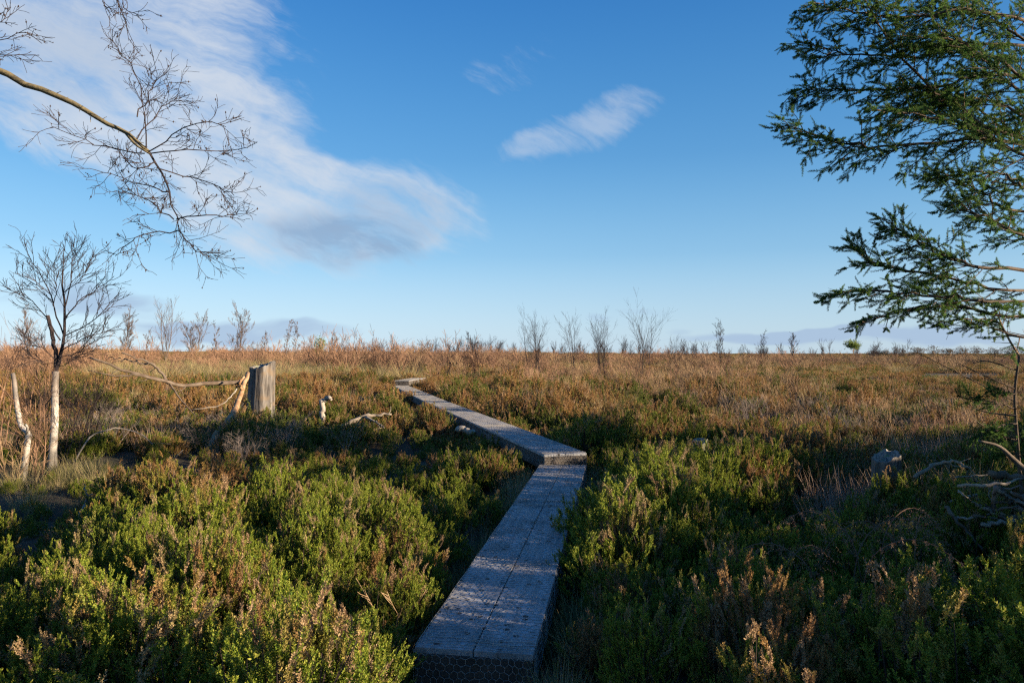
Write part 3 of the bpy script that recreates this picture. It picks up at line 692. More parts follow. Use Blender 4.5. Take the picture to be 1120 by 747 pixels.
b = MB(); base2 = at(25, 530, 9.6); base2[2] = gz(base2) - .05
Q = px_path([(24, 545, 9.6), (27, 510, 9.6), (30, 485, 9.6), (31, 474, 9.6), (23, 465, 9.6), (18, 440, 9.6), (16, 420, 9.6), (14, 408, 9.6)], 24)
b.tube(Q - base2, np.linspace(.044, .027, 24), 9); b.tube(px_path([(29, 476, 9.6), (30, 468, 9.5), (28, 464, 9.45)], 5) - base2, np.linspace(.022, .012, 5), 6)
o = b.obj('broken_birch_stem', M['birch'], None, True, base2); tag(o, 'crooked bare white birch stem without a crown, left of the birch sapling', 'dead tree')

# --- stump and the dead wood around it
def stump(name, px, pytop, d, rad, hgt, label, seed, mat='stump', lean=(0, 0)):
    q = np.random.RandomState(seed); p = at(px, pytop, d); root = empty(name, (p[0], p[1], p[2] - hgt), label, 'tree stump')
    n = 36; b = MB(); a = np.arange(n) * 2 * PI / n
    fl = 1 + .07 * np.sin(a * 5 + q.uniform(0, 6)) + .05 * np.sin(a * 9 + q.uniform(0, 6)) + q.normal(size=n) * .018
    lv = [(-.3, 1.9), (.0, 1.6), (.12, 1.28), (.3, 1.06), (.6, 1.0), (.85, .98), (1., .96)]; V = []
    topz = hgt + .10 * np.cos(a - .6) * rad / .3 + np.repeat(q.normal(size=n // 3), 3) * .07 * rad + q.normal(size=n) * .04 * rad
    for k, s_ in lv:
        z = topz if k == 1. else np.full(n, hgt * k)
        f2 = 1 + (fl - 1) * (1.6 if k < .2 else 1)
        V.append(np.stack([np.cos(a) * rad * s_ * f2 + lean[0] * max(k, 0), np.sin(a) * rad * s_ * f2 + lean[1] * max(k, 0), z], 1))
    m = len(lv); V = np.concatenate(V); i = np.arange(m - 1)[:, None] * n; j = np.arange(n)[None]
    b.add(V, np.stack([i + j, i + (j + 1) % n, i + n + (j + 1) % n, i + n + j], -1).reshape(-1, 4)); b.obj('trunk', M[mat], root, True)
    c = MB(); rim = V[-n:]; ctr = rim.mean(0); inner = ctr + (rim - ctr) * .6; inner[:, 2] += q.normal(size=n) * .012 - .01
    c.add(np.concatenate([rim, inner, ctr[None]]), [(k, (k + 1) % n, n + (k + 1) % n, n + k) for k in range(n)]); c.add(np.concatenate([inner, ctr[None] - [0, 0, .015]]), [(k, (k + 1) % n, n) for k in range(n)])
    c.obj('cut_top', M['cutwood'], root); return root
stump('tree_stump', 285, 399, 16.6, .285, 1.60, 'tall weathered grey tree stump standing behind the leaning log', 31, lean=(.06, 0))
stump('tree_stump', 969, 498, 8.0, .15, .62, 'low pale grey stump in the heather on the right, behind the orange brown bush', 32, mat='stump')
stump('tree_stump', 764, 483, 9.9, .13, .66, 'small mossy stump half sunk in heather right of the boardwalk step', 33, mat='mossstump')
def branch_thing(name, label, cat, paths, mat, forks=0, seed=1, group=None, taper=.35, twig=.3, n=7):
    q = np.random.RandomState(seed); P0 = at(*paths[0][0][0]); b = MB()
    for pts, r0 in paths:
        Q = px_path(pts, 16); Q[1:-1] += q.normal(size=(14, 3)) * min(r0 * .5, .013); kn = 1 + q.normal(size=16) * (.07 if r0 < .04 else .03); kn[q.randint(2, 14, 2)] += .2 if r0 < .04 else .08; b.tube(Q - P0, np.linspace(r0, r0 * taper, 16) * kn, n)
        if forks: twigs_along(b, Q - P0, forks, twig, q, 0, 0, .8, r0 * .25, .5, .0, .2, t0=.35, minr=.004)
    return tag(b.obj(name, M[mat], None, True, P0), label, cat, group)
branch_thing('leaning_log', 'bark stripped brown log leaning up against the tall grey stump', 'log', [([(211, 516, 12.2), (226, 492, 12.8), (243, 468, 13.6), (258, 446, 14.6), (266, 425, 15.5), (271, 408, 16.1)], .078), ([(266, 428, 15.4), (262, 420, 15.2), (267, 412, 15.4)], .04)], 'rustwood', taper=.6)
branch_thing('fallen_branch', 'long dark forked dead branch stretching left from the tall stump', 'branch', [([(268, 418, 15.9), (235, 419, 15.5), (201, 421, 15.), (173, 415, 14.6), (133, 403, 14.2), (98, 391, 14.)], .055), ([(184, 419, 14.8), (172, 403, 14.7), (160, 395, 14.6), (133, 386, 14.4)], .036),
      ([(168, 399, 14.7), (145, 395, 14.6), (119, 391, 14.5)], .026), ([(176, 416, 14.6), (150, 410, 14.3), (133, 411, 14.2), (96, 405, 14.)], .028), ([(185, 418, 14.8), (200, 440, 14.6), (215, 455, 14.5)], .022)], 'darkwood', forks=3, seed=3)
branch_thing('bleached_branch', 'thin bleached branch sloping down below the fallen branch', 'branch', [([(259, 425, 15.2), (252, 434, 15.), (238, 444, 14.8), (209, 448, 14.6)], .016)], 'palewood', seed=4)
branch_thing('arched_branch', 'thin pale dead branch arching out of the dark heather right of the birch sapling', 'branch', [([(80, 508, 10.6), (93, 486, 10.8), (103, 475, 11.), (122, 469, 11.2), (143, 470, 11.3), (160, 479, 11.4), (172, 492, 11.4), (186, 502, 11.4), (200, 492, 11.3)], .013)], 'palewood', forks=3, seed=5)
branch_thing('antler_stick', 'small pale antler shaped stick poking from the grass left of the tall heather', 'stick', [([(86, 570, 7.2), (93, 550, 7.3), (95, 541, 7.3), (92, 529, 7.3)], .016), ([(95, 543, 7.3), (99, 541, 7.3), (101, 541, 7.3)], .008)], 'palewood', seed=6)
branch_thing('grey_log', 'flat grey dead log lying across the heath left of the boardwalk', 'log', [([(374, 467, 14.), (392, 458, 14.2), (410, 454, 14.3), (428, 453, 14.3)], .055), ([(400, 456, 14.2), (412, 462, 14.), (420, 468, 13.8)], .03)], 'deadwood', forks=2, seed=7)
branch_thing('broken_snag', 'short broken pale snag with tan top between the stump and the boardwalk', 'dead tree', [([(354, 480, 14.6), (353, 455, 14.6), (352, 437, 14.6)], .065), ([(352, 441, 14.6), (357, 436, 14.58), (362, 436, 14.55)], .05)], 'palewood', seed=8, taper=.8)
branch_thing('pale_log', 'short pale log end lying in heather beside the walk beyond the step', 'log', [([(500, 468, 13.6), (510, 471, 13.5), (519, 474, 13.4)], .06)], 'palewood', seed=9, taper=.9)

# --- brush pile at the right edge: every stick a thing
rs = np.random.RandomState(23)
def stick(pts, r0, mat, label, group=None, forks=0, seed=0):
    return branch_thing('dead_stick', label, 'stick', [(pts, r0)], mat, forks=forks, seed=seed, group=group, taper=.6, twig=.25, n=6)
stick([(1082, 517, 5.9), (1110, 521, 5.9), (1145, 528, 5.9)], .030, 'darkwood', 'thick dark cut stick, upper of two jutting left atop the brush pile', seed=1)
stick([(1086, 531, 5.9), (1100, 540, 5.9), (1122, 556, 6.)], .028, 'darkwood', 'thick dark cut stick sloping down below the topmost stick of the brush pile', seed=2)
stick([(1068, 552, 5.7), (1090, 561, 5.7), (1118, 566, 5.8)], .018, 'deadwood', 'pale stick pointing out of the middle of the brush pile', seed=3)
stick([(1074, 573, 5.5), (1100, 571, 5.5), (1138, 571, 5.6)], .020, 'deadwood', 'pale knobbly stick lying level across the front of the brush pile', forks=2, seed=4)
stick([(1034, 555, 5.7), (1050, 572, 5.6), (1075, 602, 5.5)], .016, 'darkwood', 'thin dark stick leaning at the left end of the brush pile', seed=5)
stick([(1000, 522, 6.9), (1025, 508, 7.), (1043, 505, 7.), (1062, 512, 6.9)], .020, 'deadwood', 'curved grey branch resting on pinkish stalks above the brush pile', forks=3, seed=6)
for k in range(34):
    x0 = rs.uniform(1035, 1125); y0 = rs.uniform(522, 600); d_ = rs.uniform(5.4, 6.5); a_ = rs.normal() * .5 + (0 if k % 3 else 1.1); L = rs.uniform(35, 95); m_ = ['darkwood', 'darkwood', 'deadwood', 'greytwig'][k % 4]
    x1, y1 = x0 + L * math.cos(a_), y0 + L * math.sin(a_) * .55
    if at(x1, y1, d_)[2] < .02: y1 = y0 + 4
    stick([(x0, y0, d_), ((x0 + x1) / 2 + rs.normal() * 3, (y0 + y1) / 2 + rs.normal() * 3, d_ + rs.normal() * .1), (x1, y1, d_ + rs.normal() * .25)], rs.uniform(.007, .019), m_,
          {'darkwood': 'thin dark stick tangled inside the brush pile', 'deadwood': 'thin pale stick tangled inside the brush pile', 'greytwig': 'thin grey twig tangled inside the brush pile'}[m_], 'tangled sticks of the brush pile, ' + {'darkwood': 'dark ones', 'deadwood': 'pale ones', 'greytwig': 'grey ones'}[m_], forks=2 if k % 2 else 0, seed=40 + k)

# --- spruce: boughs hanging in from the right
def needle_twig_set(mb, B, D, L, rs, tr, K=72, LL=.021, LW=.0050):
    leaves_along(mb, B, D, L, K, LL, LW, tr, bend=.12, rs=rs, spread=.95)
def spruce_bough(name_parent, pts, rs, origin, r0=.015, side=40, sl=(.16, .5), tw_n=7, droop=-.16, dense=1.0, t0=.2, root_z=None):
    wood = MB(); nd = MB()
    Q = [at(*p) for p in pts]
    if root_z is not None: Q[0] = origin + [-.05, -.05, Q[1][2] - origin[2] + .12 * root_z]
    Q = spline(Q, 26); Q[1:-1] += rs.normal(size=(24, 3)) * .008
    wood.tube(Q - origin, np.linspace(r0, .0025, 26), 7)
    k = len(Q) - 1; Bs, Ds, Ls, Ts = [], [], [], []
    for c in range(side):
        t = t0 + (1 - t0) * (c + rs.uniform()) / side; q = min(t * k, k - .001); i = int(q); p = Q[i] + (Q[i + 1] - Q[i]) * (q - i); td = unit(Q[i + 1] - Q[i])
        hor = unit(np.cross(td, [0, 0, 1.])) * (1 if c % 2 else -1); up = np.array([0, 0, 1.])
        ph = rs.normal() * .42 + droop; s_ = unit(hor * math.cos(ph) + up * math.sin(ph))
        L = (sl[0] + (sl[1] - sl[0]) * (1 - t) ** .8) * rs.uniform(.65, 1.15)
        d = unit(td * .75 + s_ * .9 + rs.normal(size=3) * .1)
        m = 5; R_ = [p]; dd = d.copy()
        for _ in range(m): dd = unit(dd + np.array([0, 0, -.035]) + td * .06 + rs.normal(size=3) * .06); R_.append(R_[-1] + dd * L / m)
        R_ = np.array(R_); wood.tube(R_ - origin, np.linspace(.0042, .0016, m + 1), 4, cap=False)
        tint_ = np.clip(rs.normal() * .28 + .55, 0, 1)
        bare = rs.uniform() < .10
        for s2 in range(max(3, int(L / .046 * dense))):
            t2 = .15 + .85 * (s2 + rs.uniform()) / max(3, int(L / .046 * dense)); q2 = min(t2 * m, m - .001); i2 = int(q2); p2 = R_[i2] + (R_[i2 + 1] - R_[i2]) * (q2 - i2); td2 = unit(R_[i2 + 1] - R_[i2])
            s3 = unit(np.cross(td2, unit(np.cross(td2, td) + rs.normal(size=3) * .5))) * (1 if s2 % 2 else -1)
            L2 = rs.uniform(.065, .15) * (1.1 - .4 * t2); d2 = unit(td2 * .8 + s3 * .85 + np.array([0, 0, -.05]))
            if bare and t2 < .75: wood.prisms([p2 - origin], [p2 + d2 * L2 - origin], .0012); continue
            Bs.append(p2); Ds.append(d2); Ls.append(L2); Ts.append(tint_)
        Bs.append(R_[-2]); Ds.append(unit(R_[-1] - R_[-2])); Ls.append(L / m * 1.5); Ts.append(tint_)
    Bs.append(Q[-4]); Ds.append(unit(Q[-1] - Q[-4])); Ls.append(np.linalg.norm(Q[-1] - Q[-4]) * 1.25); Ts.append(.5)
    Bs = np.array(Bs); Ds = np.array(Ds); Ls = np.array(Ls)
    wood.prisms(Bs - origin, Bs + Ds * Ls[:, None] * .9 - origin, .0014)
    needle_twig_set(nd, Bs - origin, Ds, Ls, rs, np.array(Ts))
    bo = wood.obj('bough', M['spruce_bark'], name_parent); nd.obj('needles', M['needle'], bo); return bo
rs = np.random.RandomState(24); sb = np.array([6.7, 6.7, gz((6.7, 6.7))])
t = empty('spruce_tree', sb, 'tall dark green spruce whose drooping boughs hang in from the right', 'tree')
b = MB(); b.tube(spline([(0, 0, -.2), (.02, 0, 2), (-.03, .02, 4.5), (0, 0, 9.5)], 16), np.linspace(.17, .02, 16), 10); b.obj('trunk', M['spruce_bark'], t, True)
D5 = 5.0
def hang(*pts, dd=0.0, **k):
    a_ = [(x, y, D5 + dd + (.25 if i == 0 else 0)) for i, (x, y) in enumerate(pts)]; spruce_bough(t, a_, rs, sb, root_z=1., **k)
hang((1390, 150), (1120, 152), (1052, 120), (990, 66), (952, 12), (935, -30), r0=.017, side=46)
hang((1390, 140), (1120, 157), (1030, 156), (952, 160), (900, 150), (858, 136), dd=-.1, side=50)
hang((1390, 40), (1120, 84), (1020, 96), (930, 98), (868, 100), dd=.15, side=56, dense=1.15)
hang((1390, 0), (1120, 50), (1000, 62), (925, 58), (877, 46), dd=.3, side=54, dense=1.15)
hang((1390, -60), (1100, 18), (990, 20), (930, 12), (886, 4), dd=0, side=46)
hang((1390, -90), (1120, -25), (1010, -12), (900, -22), dd=.2, side=40)
hang((1390, 90), (1150, 120), (1080, 70), (1030, 30), dd=-.25, side=40)
hang((1390, 180), (1150, 185), (1085, 150), (1010, 128), (960, 120), dd=-.3, side=40)
hang((1390, 110), (1150, 140), (1080, 110), (1000, 120), (915, 178), dd=.1, side=36)
hang((1390, 20), (1150, 100), (1060, 50), (985, 40), dd=-.2, side=44, dense=1.2)
hang((1390, 60), (1150, 165), (1090, 130), (1040, 105), (985, 100), dd=.35, side=44, dense=1.2)
hang((1390, -40), (1150, 60), (1080, 20), (1010, 8), dd=.1, side=44, dense=1.2)
hang((1390, 330), (1120, 297), (1040, 283), (1002, 263), (974, 242), r0=.017, side=46, t0=.3, sl=(.14, .42))
hang((1390, 350), (1120, 318), (1030, 302), (962, 290), (937, 268), dd=.2, side=48, sl=(.14, .42))
hang((1390, 380), (1120, 330), (1030, 325), (962, 318), (907, 322), dd=.05, side=48, sl=(.14, .42))
hang((1390, 260), (1120, 232), (1075, 210), (1023, 192), dd=.1, side=40, sl=(.14, .42))
hang((1390, 300), (1140, 262), (1085, 240), (1045, 222), dd=-.15, side=36, sl=(.14, .42))
hang((1390, 400), (1120, 345), (1040, 335), (985, 340), (940, 354), dd=.25, side=36, sl=(.12, .36), dense=.8)
hang((1390, 420), (1140, 372), (1085, 350), (1030, 352), dd=.1, side=30, sl=(.12, .34), dense=.75)
hang((1390, 200), (1150, 215), (1090, 190), (1020, 196), dd=-.1, side=30, sl=(.12, .34), dense=.7)
# the rest of the crown, out of the picture to the right and above
for k in range(52):
    a_ = rs.uniform(0, 6.28); h_ = 2.2 + 6.9 * k / 52; L = (3.0 - .30 * h_) * rs.uniform(.8, 1.1)
    if L < .4: L = .4
    dirn = np.array([math.cos(a_), math.sin(a_), 0]); tipp = sb + dirn * L + [0, 0, h_ - .35]
    if tipp[1] > 2 and abs(tipp[0] / tipp[1]) < .80: continue
    wood = MB(); nd = MB(); Q = spline([(0, 0, h_), dirn * L * .5 + [0, 0, h_ - .02], dirn * L + [0, 0, h_ - .35]], 10); wood.tube(Q, np.linspace(.022, .004, 10), 5)
    n_ = int(210 * L / 2); q = rs.uniform(.15, 1, n_); i_ = np.minimum((q * 9).astype(int), 8); B_ = Q[i_] + (Q[i_ + 1] - Q[i_]) * (q * 9 - i_)[:, None]
    sd_ = np.stack([-dirn[1] * np.ones(n_), dirn[0] * np.ones(n_), -.25 * np.ones(n_)], 1) * np.where(np.arange(n_) % 2, 1, -1)[:, None] * np.array([1, 1, 0]) + [0, 0, -.3] + dirn * .5 + rs.normal(size=(n_, 3)) * .2
    leaves_along(nd, B_, unit(sd_), rs.uniform(.15, .45, n_) * (1.2 - q * .6), 18, .05, .017, rs.uniform(0, 1, n_), rs=rs, spread=1.)
    bo = wood.obj('bough', M['spruce_bark'], t); nd.obj('needles', M['needle'], bo)

# --- young spruce at the right edge, half dead
rs = np.random.RandomState(25); DS = 6.9; p0 = at(1121, 530, DS); p0[2] = gz(p0) - .05
t = empty('young_spruce', p0, 'spindly young spruce with dead twigs at the right edge, beside the brush pile', 'tree')
b = MB(); Q = px_path([(1122, 600, DS), (1116, 520, DS), (1112, 470, DS), (1110, 430, DS), (1115, 388, DS)], 16); b.tube(Q - p0, np.linspace(.017, .011, 16), 7); b.obj('trunk', M['spruce_bark'], t, True)
b = MB(); Q = px_path([(1115, 390, DS), (1104, 372, DS), (1096, 356, DS), (1088, 338, DS)], 10); b.tube(Q - p0, np.linspace(.011, .006, 10), 6); twigs_along(b, Q - p0, 5, .2, rs, 0, 0, .8, .004); b.obj('leader', M['rustwood'], t)
b = MB()
for s_ in ([(1113, 440), (1062, 415), (998, 383)], [(1112, 455), (1070, 448), (1040, 425)], [(1110, 425), (1075, 410), (1050, 398)], [(1113, 405), (1080, 395), (1062, 398)], [(1112, 470), (1085, 470), (1060, 455)]):
    Q = px_path([(x, y, DS + rs.normal() * .1) for x, y in s_], 10); b.tube(Q - p0, np.linspace(.009, .003, 10), 5); twigs_along(b, Q - p0, 6, .16, rs, 0, 0, .7, .0028, minr=.0015)
b.obj('dead_twigs', M['spruce_bark'], t)
for s_ in ([(1112, 447), (1080, 438), (1052, 434)], [(1112, 462), (1085, 470), (1066, 478)], [(1112, 480), (1098, 478), (1078, 470)], [(1111, 432), (1095, 425), (1082, 428)], [(1116, 500), (1105, 495), (1090, 498)]):
    spruce_bough(t, [(x, y, DS - .1 + .0 * x) for x, y in s_], rs, p0, r0=.008, side=12, sl=(.06, .16), droop=-.1)
b = MB(); Q = px_path([(1128, 520, DS - .4), (1108, 502, DS - .4), (1092, 488, DS - .4), (1070, 482, DS - .4)], 12); b.tube(Q - p0, np.linspace(.030, .010, 12), 7); b.obj('low_branch', M['darkwood'], t, True)

# --- thicket of young spruces beyond the right edge: it throws the long shade over the near ground
kinds = []
for k in range(3):
    q = np.random.RandomState(600 + k); mb = MB(); H = 1.; n_ = 520
    hh = q.uniform(.03, 1., n_) ** .85; aa = q.uniform(0, 6.28, n_); R_ = (1.03 - hh) * .36
    base_ = np.stack([np.cos(aa) * R_ * .15, np.sin(aa) * R_ * .15, hh], 1); d_ = unit(np.stack([np.cos(aa), np.sin(aa), -.25 + .5 * hh], 1) + q.normal(size=(n_, 3)) * .12)
    leaves_along(mb, base_, d_, R_ + .03, 16, .034, .014, q.uniform(0, 1, n_), rs=q, spread=1.1)
    mb.tube([(0, 0, -.03), (0, 0, 1.)], [.018, .002], 5, mat=1); kinds.append(mb.mesh('young_spruce', [M['needle'], M['spruce_bark']]))
q = np.random.RandomState(604); mb = MB(); n_ = 420; hh = q.uniform(.58, 1., n_); aa = q.uniform(0, 6.28, n_); R_ = (1.08 - hh) * .52; R_ = np.minimum(R_, .20)
base_ = np.stack([np.cos(aa) * R_ * .15, np.sin(aa) * R_ * .15, hh], 1); d_ = unit(np.stack([np.cos(aa), np.sin(aa), -.25 + .5 * hh], 1) + q.normal(size=(n_, 3)) * .12)
leaves_along(mb, base_, d_, R_ + .03, 16, .03, .012, q.uniform(0, 1, n_), rs=q, spread=1.1); mb.tube([(0, 0, -.03), (0, 0, 1.)], [.016, .002], 6, mat=1); kinds.append(mb.mesh('tall_shade_spruce', [M['needle'], M['spruce_bark']]))
q = np.random.RandomState(61); pts = []; rzs = []; scs = []; ids = []
for x_ in (9.1, 10.3, 11.5):
    for y_ in np.arange(-5., 8.8, .86):
        x = x_ + q.uniform(-.4, .4); y = y_ + q.uniform(-.4, .4)
        if abs(x / max(y, .1)) < .98 and y > 0: continue
        s_ = q.uniform(2.0, 2.6) if y < -.6 else (q.uniform(2.5, 3.05) if y < 4.2 else q.uniform(1.6, 2.3)); pts.append((x, y, float(ground_z(x, y)))); rzs.append(q.uniform(0, 6)); scs.append((s_ * 1.15, s_ * 1.15, s_)); ids.append(q.randint(3))
for x, y, s_ in ((11.6, 7.3, 4.7), (12.6, 8.0, 4.9)):  # tall pair added out of view, crowns held high to shade the left hollow
    pts.append((x, y, float(ground_z(x, y)))); rzs.append(q.uniform(0, 6)); scs.append((s_, s_, s_)); ids.append(3)
stuff('spruce_thicket', 'thicket of young dark spruces beside the path, off to the right', kinds, pts, rzs, scs, ids)['category'] = 'thicket'

# --- dead bracken in the shade
rs = np.random.RandomState(26)
def frond(seed, L):
    q = np.random.RandomState(seed); rb = MB(); lb = MB(); n_ = 18
    Q = spline([(0, 0, 0), (L * .12, 0, L * .45), (L * .45, 0, L * .62), (L * .8, 0, L * .42), (L * .95, 0, L * .12)], n_); rb.tube(Q, np.linspace(.006, .002, n_), 4)
    A, D, LN, T = [], [], [], []
    for i in range(3, n_):
        td = unit(Q[min(i + 1, n_ - 1)] - Q[i - 1])
        for s_ in (-1, 1):
            ln = L * .26 * (1 - (i / n_) ** 1.6) * q.uniform(.8, 1.1) + .02; A.append(Q[i]); D.append(unit(np.array([0, s_, 0]) + td * .35 + [0, 0, -.45] + q.normal(size=3) * .12)); LN.append(ln); T.append(q.uniform())
    leaves_along(lb, np.array(A), np.array(D), np.array(LN), 16, .03, .010, np.array(T), bend=.5, rs=q, spread=1.)
    return rb, lb
fr = None
FL = ['curled grey brown bracken frond hanging down in front of the bracken patch', 'reddish brown bracken frond lying level along the top of the bracken patch']
for k, (x, y, d_, rz, s_) in enumerate([(905, 690, 4.1, 2.6, .75), (930, 655, 4.6, .2, .85), (960, 640, 4.9, .4, .8), (985, 650, 4.8, 3.4, .75), (945, 640, 4.7, 2.2, .8), (915, 650, 4.5, -2.6, .7), (1000, 660, 4.7, .9, .7), (968, 690, 4.3, -1.0, .6), (940, 665, 4.5, -.5, .75)]):
    p = at(x, y, d_); g_ = gz(p); lab = FL[0] if k == 0 else FL[1] if k == 1 else 'dead brown bracken frond tangled in the shaded patch on the right'; loc = (p[0], p[1], g_ + .30)
    if fr is None:
        fr = empty('bracken_frond', loc, lab, 'bracken', 'dead bracken fronds', rz, s_); rb, lb = frond(5, 1.); rb.obj('stalk', M['bracken'], fr); lb.obj('leaves', M['bracken'], fr); adopt(fr)
    else: copy_tree(fr, loc, rz, s_, lab)

# --- grass tufts one can tell apart
q = np.random.RandomState(27); pro = {}
def tuft(kind, x, y, s_, lab, group=None, loc=None):
    p = (x, y, float(ground_z(x, y)) - .02)
    if kind not in pro:
        k_ = {'straw': (170, .55, .6, .7), 'olive': (160, .6, .6, .6), 'orange': (190, .6, .8, .5), 'stalk': (110, .5, .7, .2)}[kind]
        o = grass(k_[0], k_[1], k_[2], 900 + len(pro), droop=k_[3], bw=.006).obj('grass_tuft', M[{'straw': 'straw', 'olive': 'olivegrass', 'orange': 'orangegrass', 'stalk': 'pinkstraw'}[kind]]); pro[kind] = o
    else: o = pro[kind].copy(); COL.objects.link(o)
    if 'group' in o: del o['group']
    o.location = p; o.rotation_euler = (0, 0, q.uniform(0, 6.28)); o.scale = (s_,) * 3; tag(o, lab, 'grass tuft', group); return o
for k in range(22):
    d_ = q.uniform(7.8, 10.2); x = (q.uniform(-10, 125) - 560) / F * d_; kd = 'straw' if k % 3 else 'olive'
    tuft(kd, x, d_, q.uniform(.5, .85), 'pale straw grass tuft around the foot of the white birch' if kd == 'straw' else 'olive green grass tuft around the foot of the white birch', 'straw tufts at the birch' if kd == 'straw' else 'olive tufts at the birch')
p = at(604, 452, 19.5); tuft('orange', p[0], p[1], 1.35, 'bright orange tan grass tuft in the heath just beyond the raised boardwalk')
for k in range(34):
    px_ = q.uniform(880, 1075); d_ = q.uniform(6.9, 8.4); p = at(px_, 520, d_); kd = 'stalk' if px_ < 1035 else 'straw'
    tuft(kd, p[0], d_, q.uniform(.85, 1.25) * (1.15 if kd == 'straw' else 1), 'pinkish dead stalk clump in the band in front of the low grey stump' if kd == 'stalk' else 'pale straw tuft between the stalk band and the brush pile', 'pinkish stalk clumps' if kd == 'stalk' else 'straw tufts by the brush pile')

# --- leafless shrubs and saplings near and far
def shrub(px, base_py, d_, h, mat, label, seed, stems=5, lvl=2, nch=6, r=.008, spread=.45, ang=.5, name='bare_shrub', cat='shrub', group=None, minr=.0016):
    q = np.random.RandomState(seed); p = at(px, base_py, d_); p[2] = gz(p) - .03; mb = MB()
    for _ in range(stems):
        a_ = q.uniform(0, 6.28); sprout(mb, (q.normal() * .05, q.normal() * .05, 0), (math.cos(a_) * spread * q.uniform(.2, 1), math.sin(a_) * spread * q.uniform(.2, 1), 1.), h * q.uniform(.6, .85), r, lvl, q, nch, ang, .55, .07, .1, 4, minr=minr)
    return tag(mb.obj(name, M[mat], None, False, p), label, cat, group)
shrub(12, 545, 9.3, 1.0, 'tantwig', 'pale twiggy bush left of the crooked birch stem', 1, nch=7)
shrub(40, 540, 9.9, 1.5, 'redtwig', 'reddish twiggy bush between the two white birch stems', 2, stems=7, nch=7)
shrub(72, 535, 10.4, 1.7, 'twig', 'purplish twiggy bush right behind the white birch', 3, stems=8, nch=8, spread=.6)
shrub(92, 520, 11.2, 1.5, 'twig', 'purplish twiggy bush in the shade right of the white birch', 4, stems=8, nch=8, spread=.6)
shrub(118, 505, 12.0, 1.1, 'greytwig', 'low grey twiggy bush under the arched pale branch', 5, stems=7, nch=8, spread=.7)
shrub(2, 520, 11.0, 2.6, 'redtwig', 'tall reddish birch shoots at the left edge', 6, stems=4, nch=7, r=.012)
shrub(40, 480, 16., 2.6, 'redtwig', 'thin bare birch shoots behind the crooked birch stem', 7, stems=5, nch=7, r=.012)
shrub(987, 470, 12., 1.15, 'tantwig', 'pale thin sapling standing alone above the low grey stump', 8, stems=1, nch=8, r=.010, spread=.1, name='bare_sapling', cat='sapling')
shrub(1015, 480, 11.5, .95, 'redtwig', 'reddish twiggy bush right of the pale thin sapling', 9, stems=7, nch=7, spread=.8)
shrub(1040, 470, 12.5, .9, 'redtwig', 'reddish twiggy bush behind the young spruce', 10, stems=7, nch=7, spread=.8)
shrub(152, 560, 5.6, .55, 'greytwig', 'small leafless twig tuft at the left end of the tall heather', 11, stems=4, r=.005)
shrub(412, 690, 4.1, .62, 'tantwig', 'pale leafless sprig beside the left edge of the near boards', 12, stems=3, nch=4, r=.004)
def far_tree(px, base_py, top_py, d_, label, seed, stems=1, group=None, mat='redtwig', w=1.0, lvl=3, name='bare_birch', nch=5, crown=True):
    q = np.random.RandomState(seed); p = at(px, base_py, d_); top = at(px, top_py, d_)[2]; g_ = gz(p); H = top - g_; mr = d_ * (.00021 if mat == 'fartwig' else .00013)
    root = empty(name, (p[0], p[1], g_), label, 'tree', group)
    b = MB(); c = MB()
    for s_ in range(stems):
        a_ = q.uniform(0, 6.28); o_ = np.array([q.normal() * .25 * (stems > 1) * w, q.normal() * .25 * (stems > 1), -.1]); h_ = H * q.uniform(.72, 1.) if s_ else H
        tp = o_ + [math.cos(a_) * .12 * H * (stems > 1) * w, math.sin(a_) * .1 * H, h_]; Q = spline([o_, (o_ + tp) / 2 + q.normal(size=3) * .03 * H, tp], 10)
        b.tube(Q, np.linspace(max(mr * 1.3, .008 * H), mr * .8, 10), 5)
        twigs_along(c, Q, 18, H * .30 * w, q, 1 if stems > 2 or d_ > 130 else 2, nch, .50, mr * .9, .5, .08, .12, t0=.18, minr=mr * .5)
    b.obj('trunk', M[mat], root); c.obj('crown', M[mat], root); return root
BT = [(136, 384, 352, 85, 'low bushy bare birch right behind the small birch sapling', 2, 1.3), (182, 384, 336, 80, 'tallest broad bare birch on the left horizon', 3, 1.1), (212, 384, 357, 90, 'low spreading bare birch right of the tall broad birch', 2, 1.5),
      (260, 384, 346, 75, 'rounded bare birch on the horizon above the fallen branch', 2, 1.1), (314, 385, 354, 90, 'left one of the pair of slim birches above the stump', 1, .7), (325, 385, 356, 92, 'right one of the pair of slim birches above the stump', 1, .7),
      (236, 385, 362, 95, 'small faint birch between two rounded birches on the left', 1, .8), (160, 385, 366, 95, 'small thin birch left of the tall broad birch', 1, .8), (290, 386, 368, 100, 'small thin birch left of the slim pair', 1, .8), (367, 387, 368, 100, 'short stubby bare birch right of the slim pair', 1, .9),
      (20, 384, 345, 60, 'thin bare birch at the far left behind the sapling crown', 2, .8), (515, 386, 366, 130, 'small pointed tree standing alone on the horizon above the boardwalk', 2, .8), (495, 386, 376, 140, 'low dark shrub left of the small pointed tree', 3, 2.), (542, 386, 377, 140, 'low shrub pair right of the small pointed tree', 3, 1.6),
      (585, 392, 352, 46, 'clump of thin bare stems, leftmost of the centre group', 6, 1.1), (632, 392, 350, 48, 'sparse bare sapling between two thicker clumps at the centre', 3, 1.0), (661, 392, 352, 46, 'dense clump of bare stems right of the centre', 6, 1.0), (706, 391, 346, 50, 'tallest spreading bare shrub tree right of the centre', 4, 1.3),
      (740, 391, 376, 60, 'low bare bush right of the tallest spreading shrub', 3, 1.4), (788, 389, 356, 90, 'lone slim birch with fine crown on the right horizon', 2, .8), (833, 389, 368, 110, 'faint thin birch on the right, first of two', 1, .8), (865, 389, 368, 110, 'faint thin birch on the right, second of two', 2, .9)]
